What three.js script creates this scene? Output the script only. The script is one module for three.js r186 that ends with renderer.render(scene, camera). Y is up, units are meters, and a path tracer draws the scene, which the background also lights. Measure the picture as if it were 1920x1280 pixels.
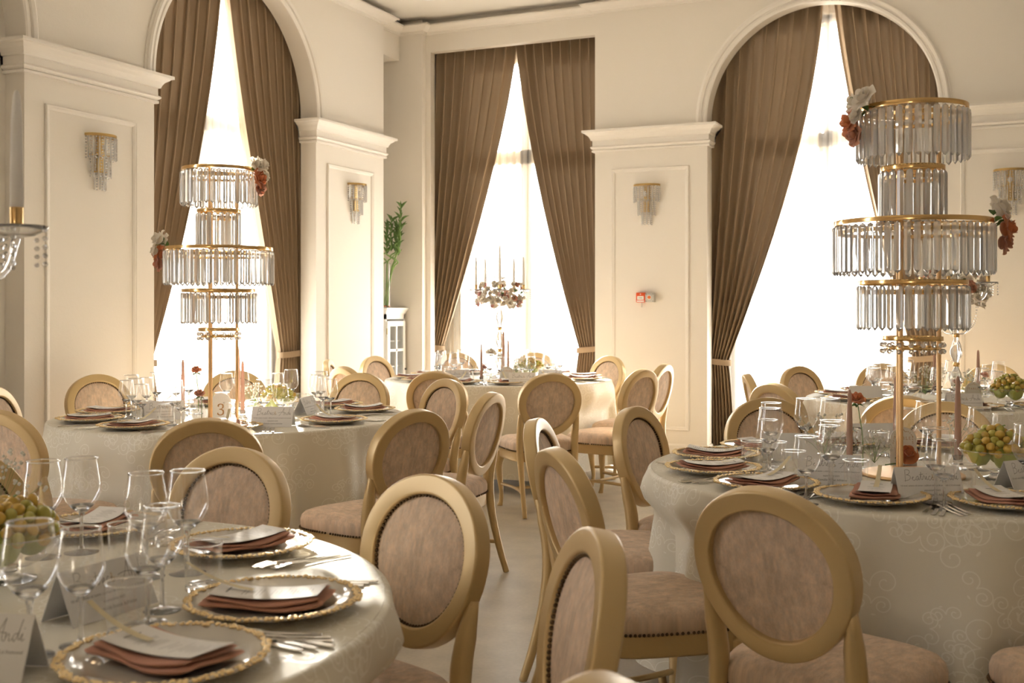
import * as THREE from 'three';
import { mergeGeometries } from 'three/addons/utils/BufferGeometryUtils.js';
import { RoundedBoxGeometry } from 'three/addons/geometries/RoundedBoxGeometry.js';
import { RectAreaLightUniformsLib } from 'three/addons/lights/RectAreaLightUniformsLib.js';

// ---------- camera, sky, sun, exposure ----------
const scene = new THREE.Scene();
const TH = THREE.MathUtils.degToRad(24.13), FOC = 2085, HOR = 579, EYE = 1.32;   // yaw, focal length and horizon in pixels of the 1920 x 1280 frame, eye height
const camera = new THREE.PerspectiveCamera(2 * THREE.MathUtils.radToDeg(Math.atan(640 / FOC)), 1.5, 0.1, 200);
camera.filmGauge = 36;
camera.position.set(0, EYE, 0);
camera.rotation.y = TH;
camera.setViewOffset(1920, 1280, 0, 640 - HOR, 1920, 1280);
camera.focus = 4.6; camera.userData.fStop = 5.6;
const renderer = new THREE.WebGLRenderer();
renderer.toneMapping = THREE.LinearToneMapping;
renderer.toneMappingExposure = 1.58;
renderer.shadowMap.enabled = true;
scene.background = new THREE.Color().setRGB(4.4, 4.5, 4.7);     // bright hazy sky
const sun = new THREE.DirectionalLight(new THREE.Color().setRGB(1, 0.92, 0.81), 45);
const SUNAZ = THREE.MathUtils.degToRad(24.13 + 16), SUNEL = THREE.MathUtils.degToRad(18.5);   // low behind the left arched window
sun.position.set(-Math.sin(SUNAZ) * Math.cos(SUNEL) * 30, Math.sin(SUNEL) * 30, -Math.cos(SUNAZ) * Math.cos(SUNEL) * 30);
sun.castShadow = true; sun.shadow.radius = 1.5; sun.shadow.mapSize.set(4096, 4096);
Object.assign(sun.shadow.camera, { left: -14, right: 14, top: 10, bottom: -10, near: 1, far: 60 });
sun.name = 'sun'; scene.add(sun, sun.target);
RectAreaLightUniformsLib.init();

// ---------- helpers ----------
let seed = 7;
const rnd = () => { seed = (seed * 1664525 + 1013904223) >>> 0; return seed / 4294967296; };
const rr = (a, b) => a + (b - a) * rnd();
const V = (x, y, z) => new THREE.Vector3(x, y, z);
const { PI, sin, cos, abs, sign, pow, sqrt, min, max } = Math;
const lerp = THREE.MathUtils.lerp, clamp = THREE.MathUtils.clamp, D2R = PI / 180;
const at = (xc, zc, y = 0) => V(cos(TH) * xc - sin(TH) * zc, y, -sin(TH) * xc - cos(TH) * zc);   // metres right of and ahead of the camera
const spot = (px, py, y = 0.765) => { const z = FOC * (EYE - y) / (py - HOR); return at((px - 960) / FOC * z, z, y); };  // the point of a level plane seen there
const camOf = (p) => ({ x: cos(TH) * p.x - sin(TH) * p.z, z: -sin(TH) * p.x - cos(TH) * p.z });
const pxOf = (p) => { const c = camOf(p); return c.z < 0.3 ? [9999, 9999] : [960 + FOC * c.x / c.z, HOR - FOC * (p.y - EYE) / c.z]; };
const inView = (p, m = 140) => { const [x, y] = pxOf(p); return x > -m && x < 1920 + m && y > -m && y < 1280 + m; };
const used = new Map();
const numbered = (n) => { const k = used.get(n) ?? 0; used.set(n, k + 1); return k ? n + '_' + String(k).padStart(3, '0') : n; };
const shade = (o) => { o.traverse((c) => { if (c.isMesh) { c.castShadow = true; c.receiveShadow = true; } }); return o; };
function tag(o, label, category, group) { o.userData = { label, category }; if (group) o.userData.group = group; return o; }
function thing(name, label, category, p = V(0, 0, 0), turn = 0, group) {
  const o = new THREE.Group(); o.name = numbered(name); o.position.copy(p); o.rotation.y = turn; scene.add(o);
  return tag(o, label, category, group);
}
function part(name, geo, mat, parent) { const m = new THREE.Mesh(geo, mat); m.name = name; m.castShadow = m.receiveShadow = true; parent.add(m); return m; }
function single(name, geo, mat, label, category, group) { const m = part(numbered(name), geo, mat, scene); return tag(m, label, category, group); }
function struct(name, geo, mat, parent) { const m = part(parent ? name : numbered(name), geo, mat, parent ?? scene); m.userData = parent ? {} : { kind: 'structure' }; return m; }
function copy(src, p, turn, label, group) {
  const c = src.clone(); c.name = numbered(src.userData.base ?? src.name.replace(/_\d{3}$/, '')); scene.add(c);
  c.position.copy(p); c.rotation.y = turn; c.userData = { ...src.userData }; if (label) c.userData.label = label; if (group) c.userData.group = group;
  return c;
}
function fixup(g) {
  if (!g.index) { const n = g.attributes.position.count; g.setIndex([...Array(n).keys()]); }
  if (!g.attributes.uv) g.setAttribute('uv', new THREE.BufferAttribute(new Float32Array(g.attributes.position.count * 2), 2));
  for (const k of Object.keys(g.attributes)) if (!['position', 'normal', 'uv'].includes(k)) g.deleteAttribute(k);
  g.clearGroups(); return g;
}
const join = (...gs) => mergeGeometries(gs.flat().map(fixup));
const mv = (g, x = 0, y = 0, z = 0, ry = 0, rx = 0, rz = 0, s = 1) => g.applyMatrix4(new THREE.Matrix4().compose(V(x, y, z), new THREE.Quaternion().setFromEuler(new THREE.Euler(rx, ry, rz, 'YXZ')), typeof s === 'number' ? V(s, s, s) : s));
const box = (w, h, d, x = 0, y = 0, z = 0) => new THREE.BoxGeometry(w, h, d).translate(x, y, z);
const rbox = (w, h, d, r, x = 0, y = 0, z = 0) => new RoundedBoxGeometry(w, h, d, 2, r).translate(x, y, z);
function grid(nu, nv, fn, cu = false, cv = false) {          // a surface of nu x nv cells; closed directions get smooth seams
  const p = [], uv = [], ix = [], v = V(0, 0, 0);
  for (let j = 0; j <= nv; j++) for (let i = 0; i <= nu; i++) { const r = fn(i / nu, j / nv, v); p.push(v.x, v.y, v.z); uv.push(r?.[0] ?? i / nu, r?.[1] ?? j / nv); }
  const w = nu + 1;
  for (let j = 0; j < nv; j++) for (let i = 0; i < nu; i++) { const a = j * w + i; ix.push(a, a + 1, a + w, a + 1, a + w + 1, a + w); }
  const g = new THREE.BufferGeometry(); g.setAttribute('position', new THREE.Float32BufferAttribute(p, 3)); g.setAttribute('uv', new THREE.Float32BufferAttribute(uv, 2)); g.setIndex(ix); g.computeVertexNormals();
  const n = g.attributes.normal, same = (a, b) => { const x = n.getX(a) + n.getX(b), y = n.getY(a) + n.getY(b), z = n.getZ(a) + n.getZ(b), l = Math.hypot(x, y, z) || 1; n.setXYZ(a, x / l, y / l, z / l); n.setXYZ(b, x / l, y / l, z / l); };
  if (cu) for (let j = 0; j <= nv; j++) same(j * w, j * w + nu);
  if (cv) for (let i = 0; i <= nu; i++) same(i, nv * w + i);
  return g;
}
function tube(pts, rad, seg = 8, smooth = 0) {                // tapered tube through points, round ends closed
  let P = pts, R = pts.map((_, i) => typeof rad === 'number' ? rad : rad[i]);
  if (smooth) { const c = new THREE.CatmullRomCurve3(pts), n = smooth; P = []; const R0 = R; R = []; for (let i = 0; i <= n; i++) { const t = i / n; P.push(c.getPoint(t)); const k = t * (R0.length - 1), a = min(Math.floor(k), R0.length - 2); R.push(lerp(R0[a], R0[a + 1], k - a)); } }
  P = [P[0].clone(), ...P, P[P.length - 1].clone()]; R = [1e-4, ...R, 1e-4];
  const N = P.length, T = P.map((_, i) => { const a = P[max(0, i - (i === N - 1 ? 2 : 1))], b = P[min(N - 1, i + (i === 0 ? 2 : 1))]; return b.clone().sub(a).normalize(); });
  let ref = abs(T[0].y) > 0.9 ? V(1, 0, 0) : V(0, 1, 0);
  const fr = T.map((t) => { const b = ref.clone().cross(t).normalize(), n = t.clone().cross(b); ref = n.clone(); return [n, b]; });
  return grid(seg, N - 1, (u, v, o) => { const i = Math.round(v * (N - 1)), a = u * 2 * PI; o.copy(P[i]).addScaledVector(fr[i][0], cos(a) * R[i]).addScaledVector(fr[i][1], -sin(a) * R[i]); }, true);
}
const lathe = (pts, seg = 24) => new THREE.LatheGeometry(pts.map(([x, y]) => new THREE.Vector2(x, y)), seg);
// a moulding: profile [out, up] swept along a path [a, b] in a plane spanned by A and B with normal N; "out" points to the right of the walking direction
function mould(path, prof, A, B, N, closed = false, O = V(0, 0, 0)) {
  const n = path.length, P = [], ix = [], pos = [];
  const dir = (i, j) => { const d = [path[j][0] - path[i][0], path[j][1] - path[i][1]], l = Math.hypot(...d) || 1; return [d[0] / l, d[1] / l]; };
  for (let i = 0; i < n; i++) {
    const d0 = i > 0 || closed ? dir((i - 1 + n) % n, i) : dir(0, 1), d1 = i < n - 1 || closed ? dir(i, (i + 1) % n) : d0;
    const n0 = [d0[1], -d0[0]], n1 = [d1[1], -d1[0]]; let m = [n0[0] + n1[0], n0[1] + n1[1]]; const k = 2 / (m[0] * m[0] + m[1] * m[1]); m = [m[0] * k, m[1] * k];
    P.push(prof.map(([o, h]) => O.clone().addScaledVector(A, path[i][0] + m[0] * o).addScaledVector(B, path[i][1] + m[1] * o).addScaledVector(N, h)));
  }
  const q = (a, b, c, d) => { const s = pos.length / 3; for (const v of [a, b, c, d]) pos.push(v.x, v.y, v.z); ix.push(s, s + 1, s + 2, s, s + 2, s + 3); };
  for (let i = 0; i < (closed ? n : n - 1); i++) for (let j = 0; j < prof.length - 1; j++) { const k = (i + 1) % n; q(P[i][j], P[k][j], P[k][j + 1], P[i][j + 1]); }
  if (!closed) for (const e of [0, n - 1]) { const s = pos.length / 3; const c = P[e].reduce((a, v) => a.add(v), V(0, 0, 0)).multiplyScalar(1 / prof.length); for (const v of [c, ...P[e]]) pos.push(v.x, v.y, v.z); for (let j = 1; j < prof.length; j++) e ? ix.push(s, s + j, s + j + 1) : ix.push(s, s + j + 1, s + j); }
  const g = new THREE.BufferGeometry(); g.setAttribute('position', new THREE.Float32BufferAttribute(pos, 3)); g.setIndex(ix); g.computeVertexNormals(); return fixup(g);
}

// ---------- textures ----------
function canvasTex(w, h, draw, srgb = true, rep) {
  const c = document.createElement('canvas'); c.width = w; c.height = h; draw(c.getContext('2d'), w, h);
  const t = new THREE.CanvasTexture(c); if (srgb) t.colorSpace = THREE.SRGBColorSpace; t.wrapS = t.wrapT = rep === false ? THREE.ClampToEdgeWrapping : THREE.RepeatWrapping; t.magFilter = THREE.LinearFilter; return t;
}
function dataTex(n, fn, srgb = true) {                        // fn(u, v) gives 0..255 rgb
  const d = new Uint8Array(n * n * 4);
  for (let y = 0; y < n; y++) for (let x = 0; x < n; x++) { const c = fn(x / n, y / n), i = (y * n + x) * 4; for (let k = 0; k < 3; k++) d[i + k] = clamp(Math.round(Array.isArray(c) ? c[k] : c), 0, 255); d[i + 3] = 255; }
  const t = new THREE.DataTexture(d, n, n); if (srgb) t.colorSpace = THREE.SRGBColorSpace; t.wrapS = t.wrapT = THREE.RepeatWrapping; t.magFilter = THREE.LinearFilter; t.minFilter = THREE.LinearFilter; t.needsUpdate = true; return t;
}
function noiseField(nx, ny) { const a = Array.from({ length: nx * ny }, rnd); return (u, v) => { const x = (u - Math.floor(u)) * nx, y = (v - Math.floor(v)) * ny, i = Math.floor(x), j = Math.floor(y), s = x - i, t = y - j, S = s * s * (3 - 2 * s), T = t * t * (3 - 2 * t), g = (p, q) => a[(q % ny) * nx + (p % nx)]; return lerp(lerp(g(i, j), g(i + 1, j), S), lerp(g(i, j + 1), g(i + 1, j + 1), S), T); }; }
const nA = noiseField(8, 8), nB = noiseField(32, 32), nC = noiseField(128, 128), sA = noiseField(40, 7), sB = noiseField(96, 14);
const rep = (t, x, y = x) => { const c = t.clone(); c.repeat.set(x, y); c.needsUpdate = true; return c; };
const velvetTex = dataTex(256, (u, v) => { const n = 0.3 * nA(u, v) + 0.3 * nB(u, v * 0.5) + 0.16 * sA(u, v) + 0.24 * nC(u, v * 0.5), k = lerp(0.82, 1.13, n); const w = lerp(0, 10, nB(v + 0.3, u)); return [221 * k, (198 * k) - w * 0.5, (176 * k) - w]; });
const floorTex = dataTex(512, (u, v) => { const n = 0.5 * nA(u, v) + 0.32 * nB(u, v) + 0.18 * nC(u * 2, v * 2), k = lerp(0.86, 1.08, n); return [203 * k, 192 * k, 174 * k]; });
const weaveTex = dataTex(128, (u, v) => 128 + 60 * sin(u * 2 * PI * 32) * sin(v * 2 * PI * 32) + 40 * (nC(u, v) - 0.5), false);
const plasterBump = dataTex(256, (u, v) => 120 + 60 * (nB(u, v) - 0.5) + 70 * (nC(u, v) - 0.5), false);
// jacquard: woven scrolls in a satin yarn
function scrolls(g, w, h) {
  const line = (x, y, r, a0, turns, dir) => { g.beginPath(); for (let i = 0; i <= 60; i++) { const t = i / 60, rad = r * (1 - 0.86 * t), a = a0 + dir * turns * 2 * PI * t; const X = x + rad * cos(a), Y = y + rad * sin(a); i ? g.lineTo(X, Y) : g.moveTo(X, Y); } g.stroke(); };
  let s = 3; const q = () => { s = (s * 16807) % 2147483647; return s / 2147483647; };
  for (let k = 0; k < 26; k++) { const x = q() * w, y = q() * h, r = (0.04 + 0.06 * q()) * w, a = q() * 6.28, d = q() > 0.5 ? 1 : -1; g.lineWidth = w / 150;
    for (const ox of [-w, 0, w]) for (const oy of [-h, 0, h]) { line(x + ox, y + oy, r, a, 1.7, d); line(x + ox + 2 * r * cos(a), y + oy + 2 * r * sin(a), r * 0.96, a + PI, 1.4, -d); g.beginPath(); g.ellipse(x + ox + r * 1.2 * cos(a + 1), y + oy + r * 1.2 * sin(a + 1), r * 0.22, r * 0.09, a, 0, 6.3); g.fill(); } }
}
const clothCol = canvasTex(1024, 1024, (g, w, h) => { g.fillStyle = '#e3dccb'; g.fillRect(0, 0, w, h); g.strokeStyle = g.fillStyle = '#f1ecdf'; scrolls(g, w, h); });
const clothRough = canvasTex(1024, 1024, (g, w, h) => { g.fillStyle = '#00a000'; g.fillRect(0, 0, w, h); g.strokeStyle = g.fillStyle = '#005000'; scrolls(g, w, h); }, false);

// ---------- materials ----------
const std = (c, r = 0.6, o = {}) => new THREE.MeshPhysicalMaterial({ color: c, roughness: r, ...o });
const lin = (r, g, b) => new THREE.Color().setRGB(r, g, b);
const M = {
  wall: std(lin(0.83, 0.775, 0.695), 0.75, { bumpMap: rep(plasterBump, 2), bumpScale: 0.0008 }),
  trim: std(lin(0.85, 0.8, 0.73), 0.55),
  ceil: std(lin(0.85, 0.81, 0.74), 0.8),
  floor: std(0xffffff, 0.42, { map: rep(floorTex, 0.4), bumpMap: rep(plasterBump, 1.5), bumpScale: 0.0006 }),
  drape: std(lin(0.34, 0.245, 0.155), 0.9, { sheen: 0.2, sheenColor: lin(0.5, 0.42, 0.32), sheenRoughness: 0.5, transmission: 0.02, bumpMap: rep(weaveTex, 12), bumpScale: 0.0007 }),
  sheer: std(lin(0.93, 0.92, 0.9), 1, { transmission: 0.75, transparent: true, opacity: 0.5 }),
  winframe: std(lin(0.7, 0.66, 0.58), 0.4),
  pane: std(lin(0.97, 0.98, 0.98), 0, { transmission: 1 }),
  gold: std(lin(0.83, 0.56, 0.25), 0.16, { metalness: 1 }),
  goldOld: std(lin(0.55, 0.38, 0.15), 0.28, { metalness: 1 }),
  goldSoft: std(lin(0.78, 0.52, 0.27), 0.4, { metalness: 1 }),
  steel: std(lin(0.72, 0.7, 0.66), 0.16, { metalness: 1 }),
  chair: std(lin(0.63, 0.455, 0.22), 0.36, { metalness: 0.3, clearcoat: 0.25, clearcoatRoughness: 0.35 }),
  velvet: std(0xffffff, 0.85, { map: rep(velvetTex, 3.6), sheen: 0.4, sheenColor: lin(0.8, 0.7, 0.6), sheenRoughness: 0.4 }),
  nail: std(lin(0.12, 0.075, 0.035), 0.35, { metalness: 0.7 }),
  cloth: std(0xffffff, 1, { map: rep(clothCol, 2.1), roughnessMap: rep(clothRough, 2.1), sheen: 0.15, sheenColor: lin(0.9, 0.87, 0.8), bumpMap: rep(weaveTex, 16), bumpScale: 0.0003 }),
  wood: std(lin(0.3, 0.2, 0.1), 0.5),
  glass: std(lin(1, 1, 1), 0, { transmission: 1, ior: 2.0 }),
  solid: std(lin(0.95, 0.95, 0.94), 0, { transmission: 0.9, ior: 1.48, thickness: 0.01 }),
  crystal: std(lin(0.98, 0.97, 0.96), 0, { transmission: 0.72, ior: 1.48, thickness: 0.01 }),
  plate: std(lin(0.74, 0.69, 0.6), 0.07, { transmission: 0.35, clearcoat: 0.6, clearcoatRoughness: 0.05 }),
  rim: std(lin(0.78, 0.6, 0.33), 0.25, { metalness: 1 }),
  napkin: std(lin(0.5, 0.245, 0.165), 0.9, { sheen: 0.3, sheenColor: lin(0.7, 0.4, 0.3), bumpMap: rep(weaveTex, 14), bumpScale: 0.0006 }),
  paper: std(lin(0.86, 0.84, 0.81), 0.7),
  tagm: std(lin(0.74, 0.64, 0.42), 0.7),
  taupe: std(lin(0.66, 0.45, 0.35), 0.95, { transmission: 0.4 }),
  ivory: std(lin(0.9, 0.87, 0.83), 0.95, { transmission: 0.35 }),
  green: std(lin(0.11, 0.2, 0.05), 0.9, { transmission: 0.25 }),
  stalk: std(lin(0.2, 0.33, 0.09), 0.45),
  roseW: std(lin(0.84, 0.77, 0.66), 1, { transmission: 0.45 }),
  roseP: std(lin(0.74, 0.42, 0.36), 1, { transmission: 0.45 }),
  roseR: std(lin(0.7, 0.27, 0.12), 1, { transmission: 0.45 }),
  roseD: std(lin(0.6, 0.3, 0.2), 1, { transmission: 0.45 }),
  gyp: std(lin(0.85, 0.82, 0.75), 1, { transmission: 0.45 }),
  grape: std(lin(0.62, 0.57, 0.12), 0.25, { transmission: 0.2, clearcoat: 0.4, clearcoatRoughness: 0.3 }),
  grapeB: std(lin(0.78, 0.52, 0.1), 0.25, { transmission: 0.2, clearcoat: 0.4, clearcoatRoughness: 0.3 }),
  pear: std(lin(0.42, 0.47, 0.1), 0.4),
  white: std(lin(0.86, 0.85, 0.83), 0.45),
  red: std(lin(0.78, 0.1, 0.02), 0.4),
  grey: std(lin(0.55, 0.54, 0.5), 0.5),
  dark: std(lin(0.03, 0.028, 0.025), 0.5),
  orange: std(lin(0.8, 0.2, 0.04), 0.4),
  water: std(lin(1, 1, 1), 0, { transmission: 1, ior: 1.33, thickness: 0.01 }),
  ground: std(lin(0.5, 0.48, 0.45), 0.9),
  lamp: std(lin(0.9, 0.9, 0.9), 0.5, { emissive: lin(0.86, 0.93, 1), emissiveIntensity: 1 }),
};

function outward(g) {                                          // closed shells of glass need faces that look outward
  fixup(g); const p = g.attributes.position, ix = g.index.array, a = V(0, 0, 0), b = V(0, 0, 0), c = V(0, 0, 0); let vol = 0;
  for (let i = 0; i < ix.length; i += 3) { a.fromBufferAttribute(p, ix[i]); b.fromBufferAttribute(p, ix[i + 1]); c.fromBufferAttribute(p, ix[i + 2]); vol += a.dot(b.cross(c)); }
  if (vol < 0) { for (let i = 0; i < ix.length; i += 3) { const t = ix[i + 1]; ix[i + 1] = ix[i + 2]; ix[i + 2] = t; } const n = g.attributes.normal; for (let i = 0; i < n.array.length; i++) n.array[i] *= -1; }
  return g;
}
const flat = (g) => { const f = g.index ? g.toNonIndexed() : g; f.computeVertexNormals(); return fixup(f); };

// ---------- the room ----------
const LX = -5.55, BZ = -9.8, CEIL = 4.22, X = V(1, 0, 0), Y = V(0, 1, 0), Zn = V(0, 0, -1), Zp = V(0, 0, 1);
function extr(shape, d) { return new THREE.ExtrudeGeometry(shape, { depth: d, bevelEnabled: false, curveSegments: 40 }); }
function wallShape(x0, x1, arches) {                            // a wall panel with arched openings that reach the floor
  const s = new THREE.Shape(); s.moveTo(x0, 0);
  for (const [c, r] of arches) { s.lineTo(c - r, 0); s.lineTo(c - r, 3); s.absarc(c, 3, r, PI, 0, true); s.lineTo(c + r, 0); }
  s.lineTo(x1, 0); s.lineTo(x1, CEIL); s.lineTo(x0, CEIL); s.closePath(); return s;
}
function holed(x0, x1, y0, y1, holes) { const s = new THREE.Shape(); s.moveTo(x0, y0); s.lineTo(x1, y0); s.lineTo(x1, y1); s.lineTo(x0, y1); s.closePath(); for (const [a, b, c, d] of holes) { const h = new THREE.Path(); h.moveTo(a, c); h.lineTo(a, d); h.lineTo(b, d); h.lineTo(b, c); h.closePath(); s.holes.push(h); } return s; }
const ARC_L = [7.18, 1.01], ARC_N = [4.02, 1.01], ARC_B = [-1.506, 0.969];
struct('wall_left', join(
  extr(wallShape(-6, 9.34, [[0.86, 1.01], ARC_N, ARC_L]), 0.16).rotateY(PI / 2).translate(LX - 0.16, 0, 0),
  box(0.04, 4.18, 2.2, LX - 0.18, 2.09, -4.02), box(0.24, CEIL, 0.1, -5.83, CEIL / 2, -9.29), box(0.31, 0.39, 0.46, -5.795, 4.025, -9.57)), M.wall);
struct('wall_left_outer', extr(holed(-6, 10.3, 0, CEIL, [[0.46, 1.26, 0.08, 3.95], [6.28, 8.08, 0.08, 3.95]]), 0.1).rotateY(PI / 2).translate(-6.05, 0, 0), M.wall);
struct('wall_back', join(
  extr(wallShape(-3.54, 7, [ARC_B]), 0.16).translate(0, 0, BZ - 0.16),
  box(0.62, CEIL, 0.4, -5.685, CEIL / 2, BZ - 0.2), box(0.055, 3.9, 0.085, -5.3475, 1.95, BZ - 0.1175), box(1.835, CEIL - 3.9, 0.085, -4.4575, (CEIL + 3.9) / 2, BZ - 0.1175)), M.wall);
struct('wall_back_outer', extr(holed(-6.05, 7, 0, CEIL, [[-5.22, -3.62, 0.08, 3.85], [-2.38, -0.63, 0.08, 3.95]]), 0.1).translate(0, 0, BZ - 0.5), M.wall);
struct('wall_right', box(0.15, CEIL, 16.4, 7.07, CEIL / 2, -2.1), M.wall);
struct('wall_front', box(13.2, CEIL, 0.15, 0.5, CEIL / 2, 6.07), M.wall);
struct('floor', new THREE.PlaneGeometry(13.2, 16.4, 1, 1).rotateX(-PI / 2).translate(0.5, 0, -2.1), M.floor);
{ const uv = scene.children[scene.children.length - 1].geometry.attributes.uv; for (let i = 0; i < uv.count; i++) uv.setXY(i, uv.getX(i) * 13.2, uv.getY(i) * 16.4); }
struct('floor_slab', box(13.2, 0.2, 16.4, 0.5, -0.11, -2.1), M.ground);
struct('ceiling', box(13.2, 0.15, 16.4, 0.5, CEIL + 0.075, -2.1), M.ceil);
// pilaster capitals
const CAP = [[0, 2.78], [0.024, 2.78], [0.024, 2.797], [0.014, 2.8], [0.03, 2.812], [0.037, 2.822], [0.03, 2.832], [0.02, 2.836], [0.02, 2.885], [0.033, 2.889], [0.038, 2.905], [0.052, 2.928], [0.075, 2.944], [0.082, 2.952], [0.1, 2.957], [0.1, 2.978], [0, 2.984]];
const capitals = [[[-5.71, 5.03], [LX, 5.03], [LX, 6.17], [-5.71, 6.17]], [[-5.71, 8.19], [LX, 8.19], [LX, 9.34], [-5.8, 9.34]], [[-3.54, 9.9], [-3.54, 9.8], [-2.475, 9.8], [-2.475, 9.96]], [[-0.537, 9.96], [-0.537, 9.8], [0.54, 9.8], [0.54, 9.96]]];
let nTrim = 1; const trim = (g) => struct('trim_' + nTrim++, g, M.trim);
for (const p of capitals) trim(mould(p, CAP, X, Zn, Y));
// arch mouldings
const ARCH = [[0, 0], [0, 0.014], [0.012, 0.022], [0.03, 0.024], [0.036, 0.014], [0.045, 0.014], [0.052, 0.028], [0.075, 0.034], [0.088, 0.026], [0.092, 0.012], [0.104, 0.008], [0.104, 0]];
const arc = ([c, r]) => Array.from({ length: 61 }, (_, i) => [c + r * cos(i / 60 * PI), 2.99 + r * sin(i / 60 * PI)]);
trim(mould(arc(ARC_L), ARCH, Zn, Y, X, false, V(LX, 0, 0))); trim(mould(arc(ARC_N), ARCH, Zn, Y, X, false, V(LX, 0, 0)));
trim(mould(arc(ARC_B), ARCH, X, Y, Zp, false, V(0, 0, BZ)));
// cornice round the room
const COR = [[0, 4.075], [0.016, 4.075], [0.016, 4.083], [0.025, 4.087], [0.025, 4.094], [0.03, 4.1], [0.042, 4.104], [0.06, 4.11], [0.08, 4.12], [0.096, 4.132], [0.1, 4.137], [0.115, 4.138], [0.115, 4.152], [0, 4.152]];
trim(mould([[LX, -5.9], [LX, 9.34], [-5.64, 9.34], [-5.64, 9.8], [-5.375, 9.8], [-5.375, 9.875], [-3.54, 9.875], [-3.54, 9.8], [6.9, 9.8]], COR, X, Zn, Y));
// raised panel frames on the pilasters
const PAN = [[0, 0], [0, 0.008], [-0.006, 0.016], [-0.014, 0.012], [-0.022, 0.012], [-0.034, 0.005], [-0.036, 0]];
const rect = (a, b, c, d) => [[a, c], [b, c], [b, d], [a, d]];
trim(mould(rect(5.19, 5.99, 0.22, 2.615), PAN, Zn, Y, X, true, V(LX, 0, 0))); trim(mould(rect(8.36, 9.14, 0.22, 2.615), PAN, Zn, Y, X, true, V(LX, 0, 0)));
trim(mould(rect(-3.375, -2.64, 0.22, 2.615), PAN, X, Y, Zp, true, V(0, 0, BZ))); trim(mould(rect(-0.37, 0.37, 0.22, 2.615), PAN, X, Y, Zp, true, V(0, 0, BZ)));
// baseboards
const BASE = [[0, 0], [0.015, 0], [0.015, 0.085], [0.008, 0.1], [0, 0.1]];
for (const [n, p] of [['baseboard_left', capitals[0]], ['baseboard_left_far', capitals[1]], ['baseboard_back', capitals[2]], ['baseboard_right', [capitals[3][0], capitals[3][1], [6.9, 9.8]]]]) struct(n, mould(p, BASE, X, Zn, Y), M.trim);
struct('floor_outside', box(120, 0.2, 120, 0, -0.35, 0), M.ground);

// ---------- windows, curtains ----------
const WIN = {
  left: { p: (a, y, d, o = V(0, 0, 0)) => o.set(LX - d, y, -a), a0: 6.17, a1: 8.19, drapes: [[6.08, 6.42, 7.215, 0.93, 1.45], [8.31, 8.01, 7.25, 0.93, 1.3]], hole: [6.28, 8.08, 0.08, 3.95], turn: PI / 2, word: 'left arched window' },
  bay: { p: (a, y, d, o = V(0, 0, 0)) => o.set(a, y, BZ - d - 0.03), a0: -5.32, a1: -3.53, drapes: [[-5.48, -5.29, -4.47, 0.93, 1.35], [-3.57, -3.796, -4.43, 0.93, 1.3]], hole: [-5.22, -3.62, 0.08, 3.85], turn: 0, word: 'centre flat-topped window' },
  right: { p: (a, y, d, o = V(0, 0, 0)) => o.set(a, y, BZ - d), a0: -2.475, a1: -0.537, drapes: [[-2.56, -2.34, -1.485, 0.84, 1.6], [-0.5, -0.77, -1.41, 0.9, 1.3]], hole: [-2.38, -0.63, 0.08, 3.95], turn: 0, word: 'right arched window' },
};
let nWin = 1;
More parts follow.
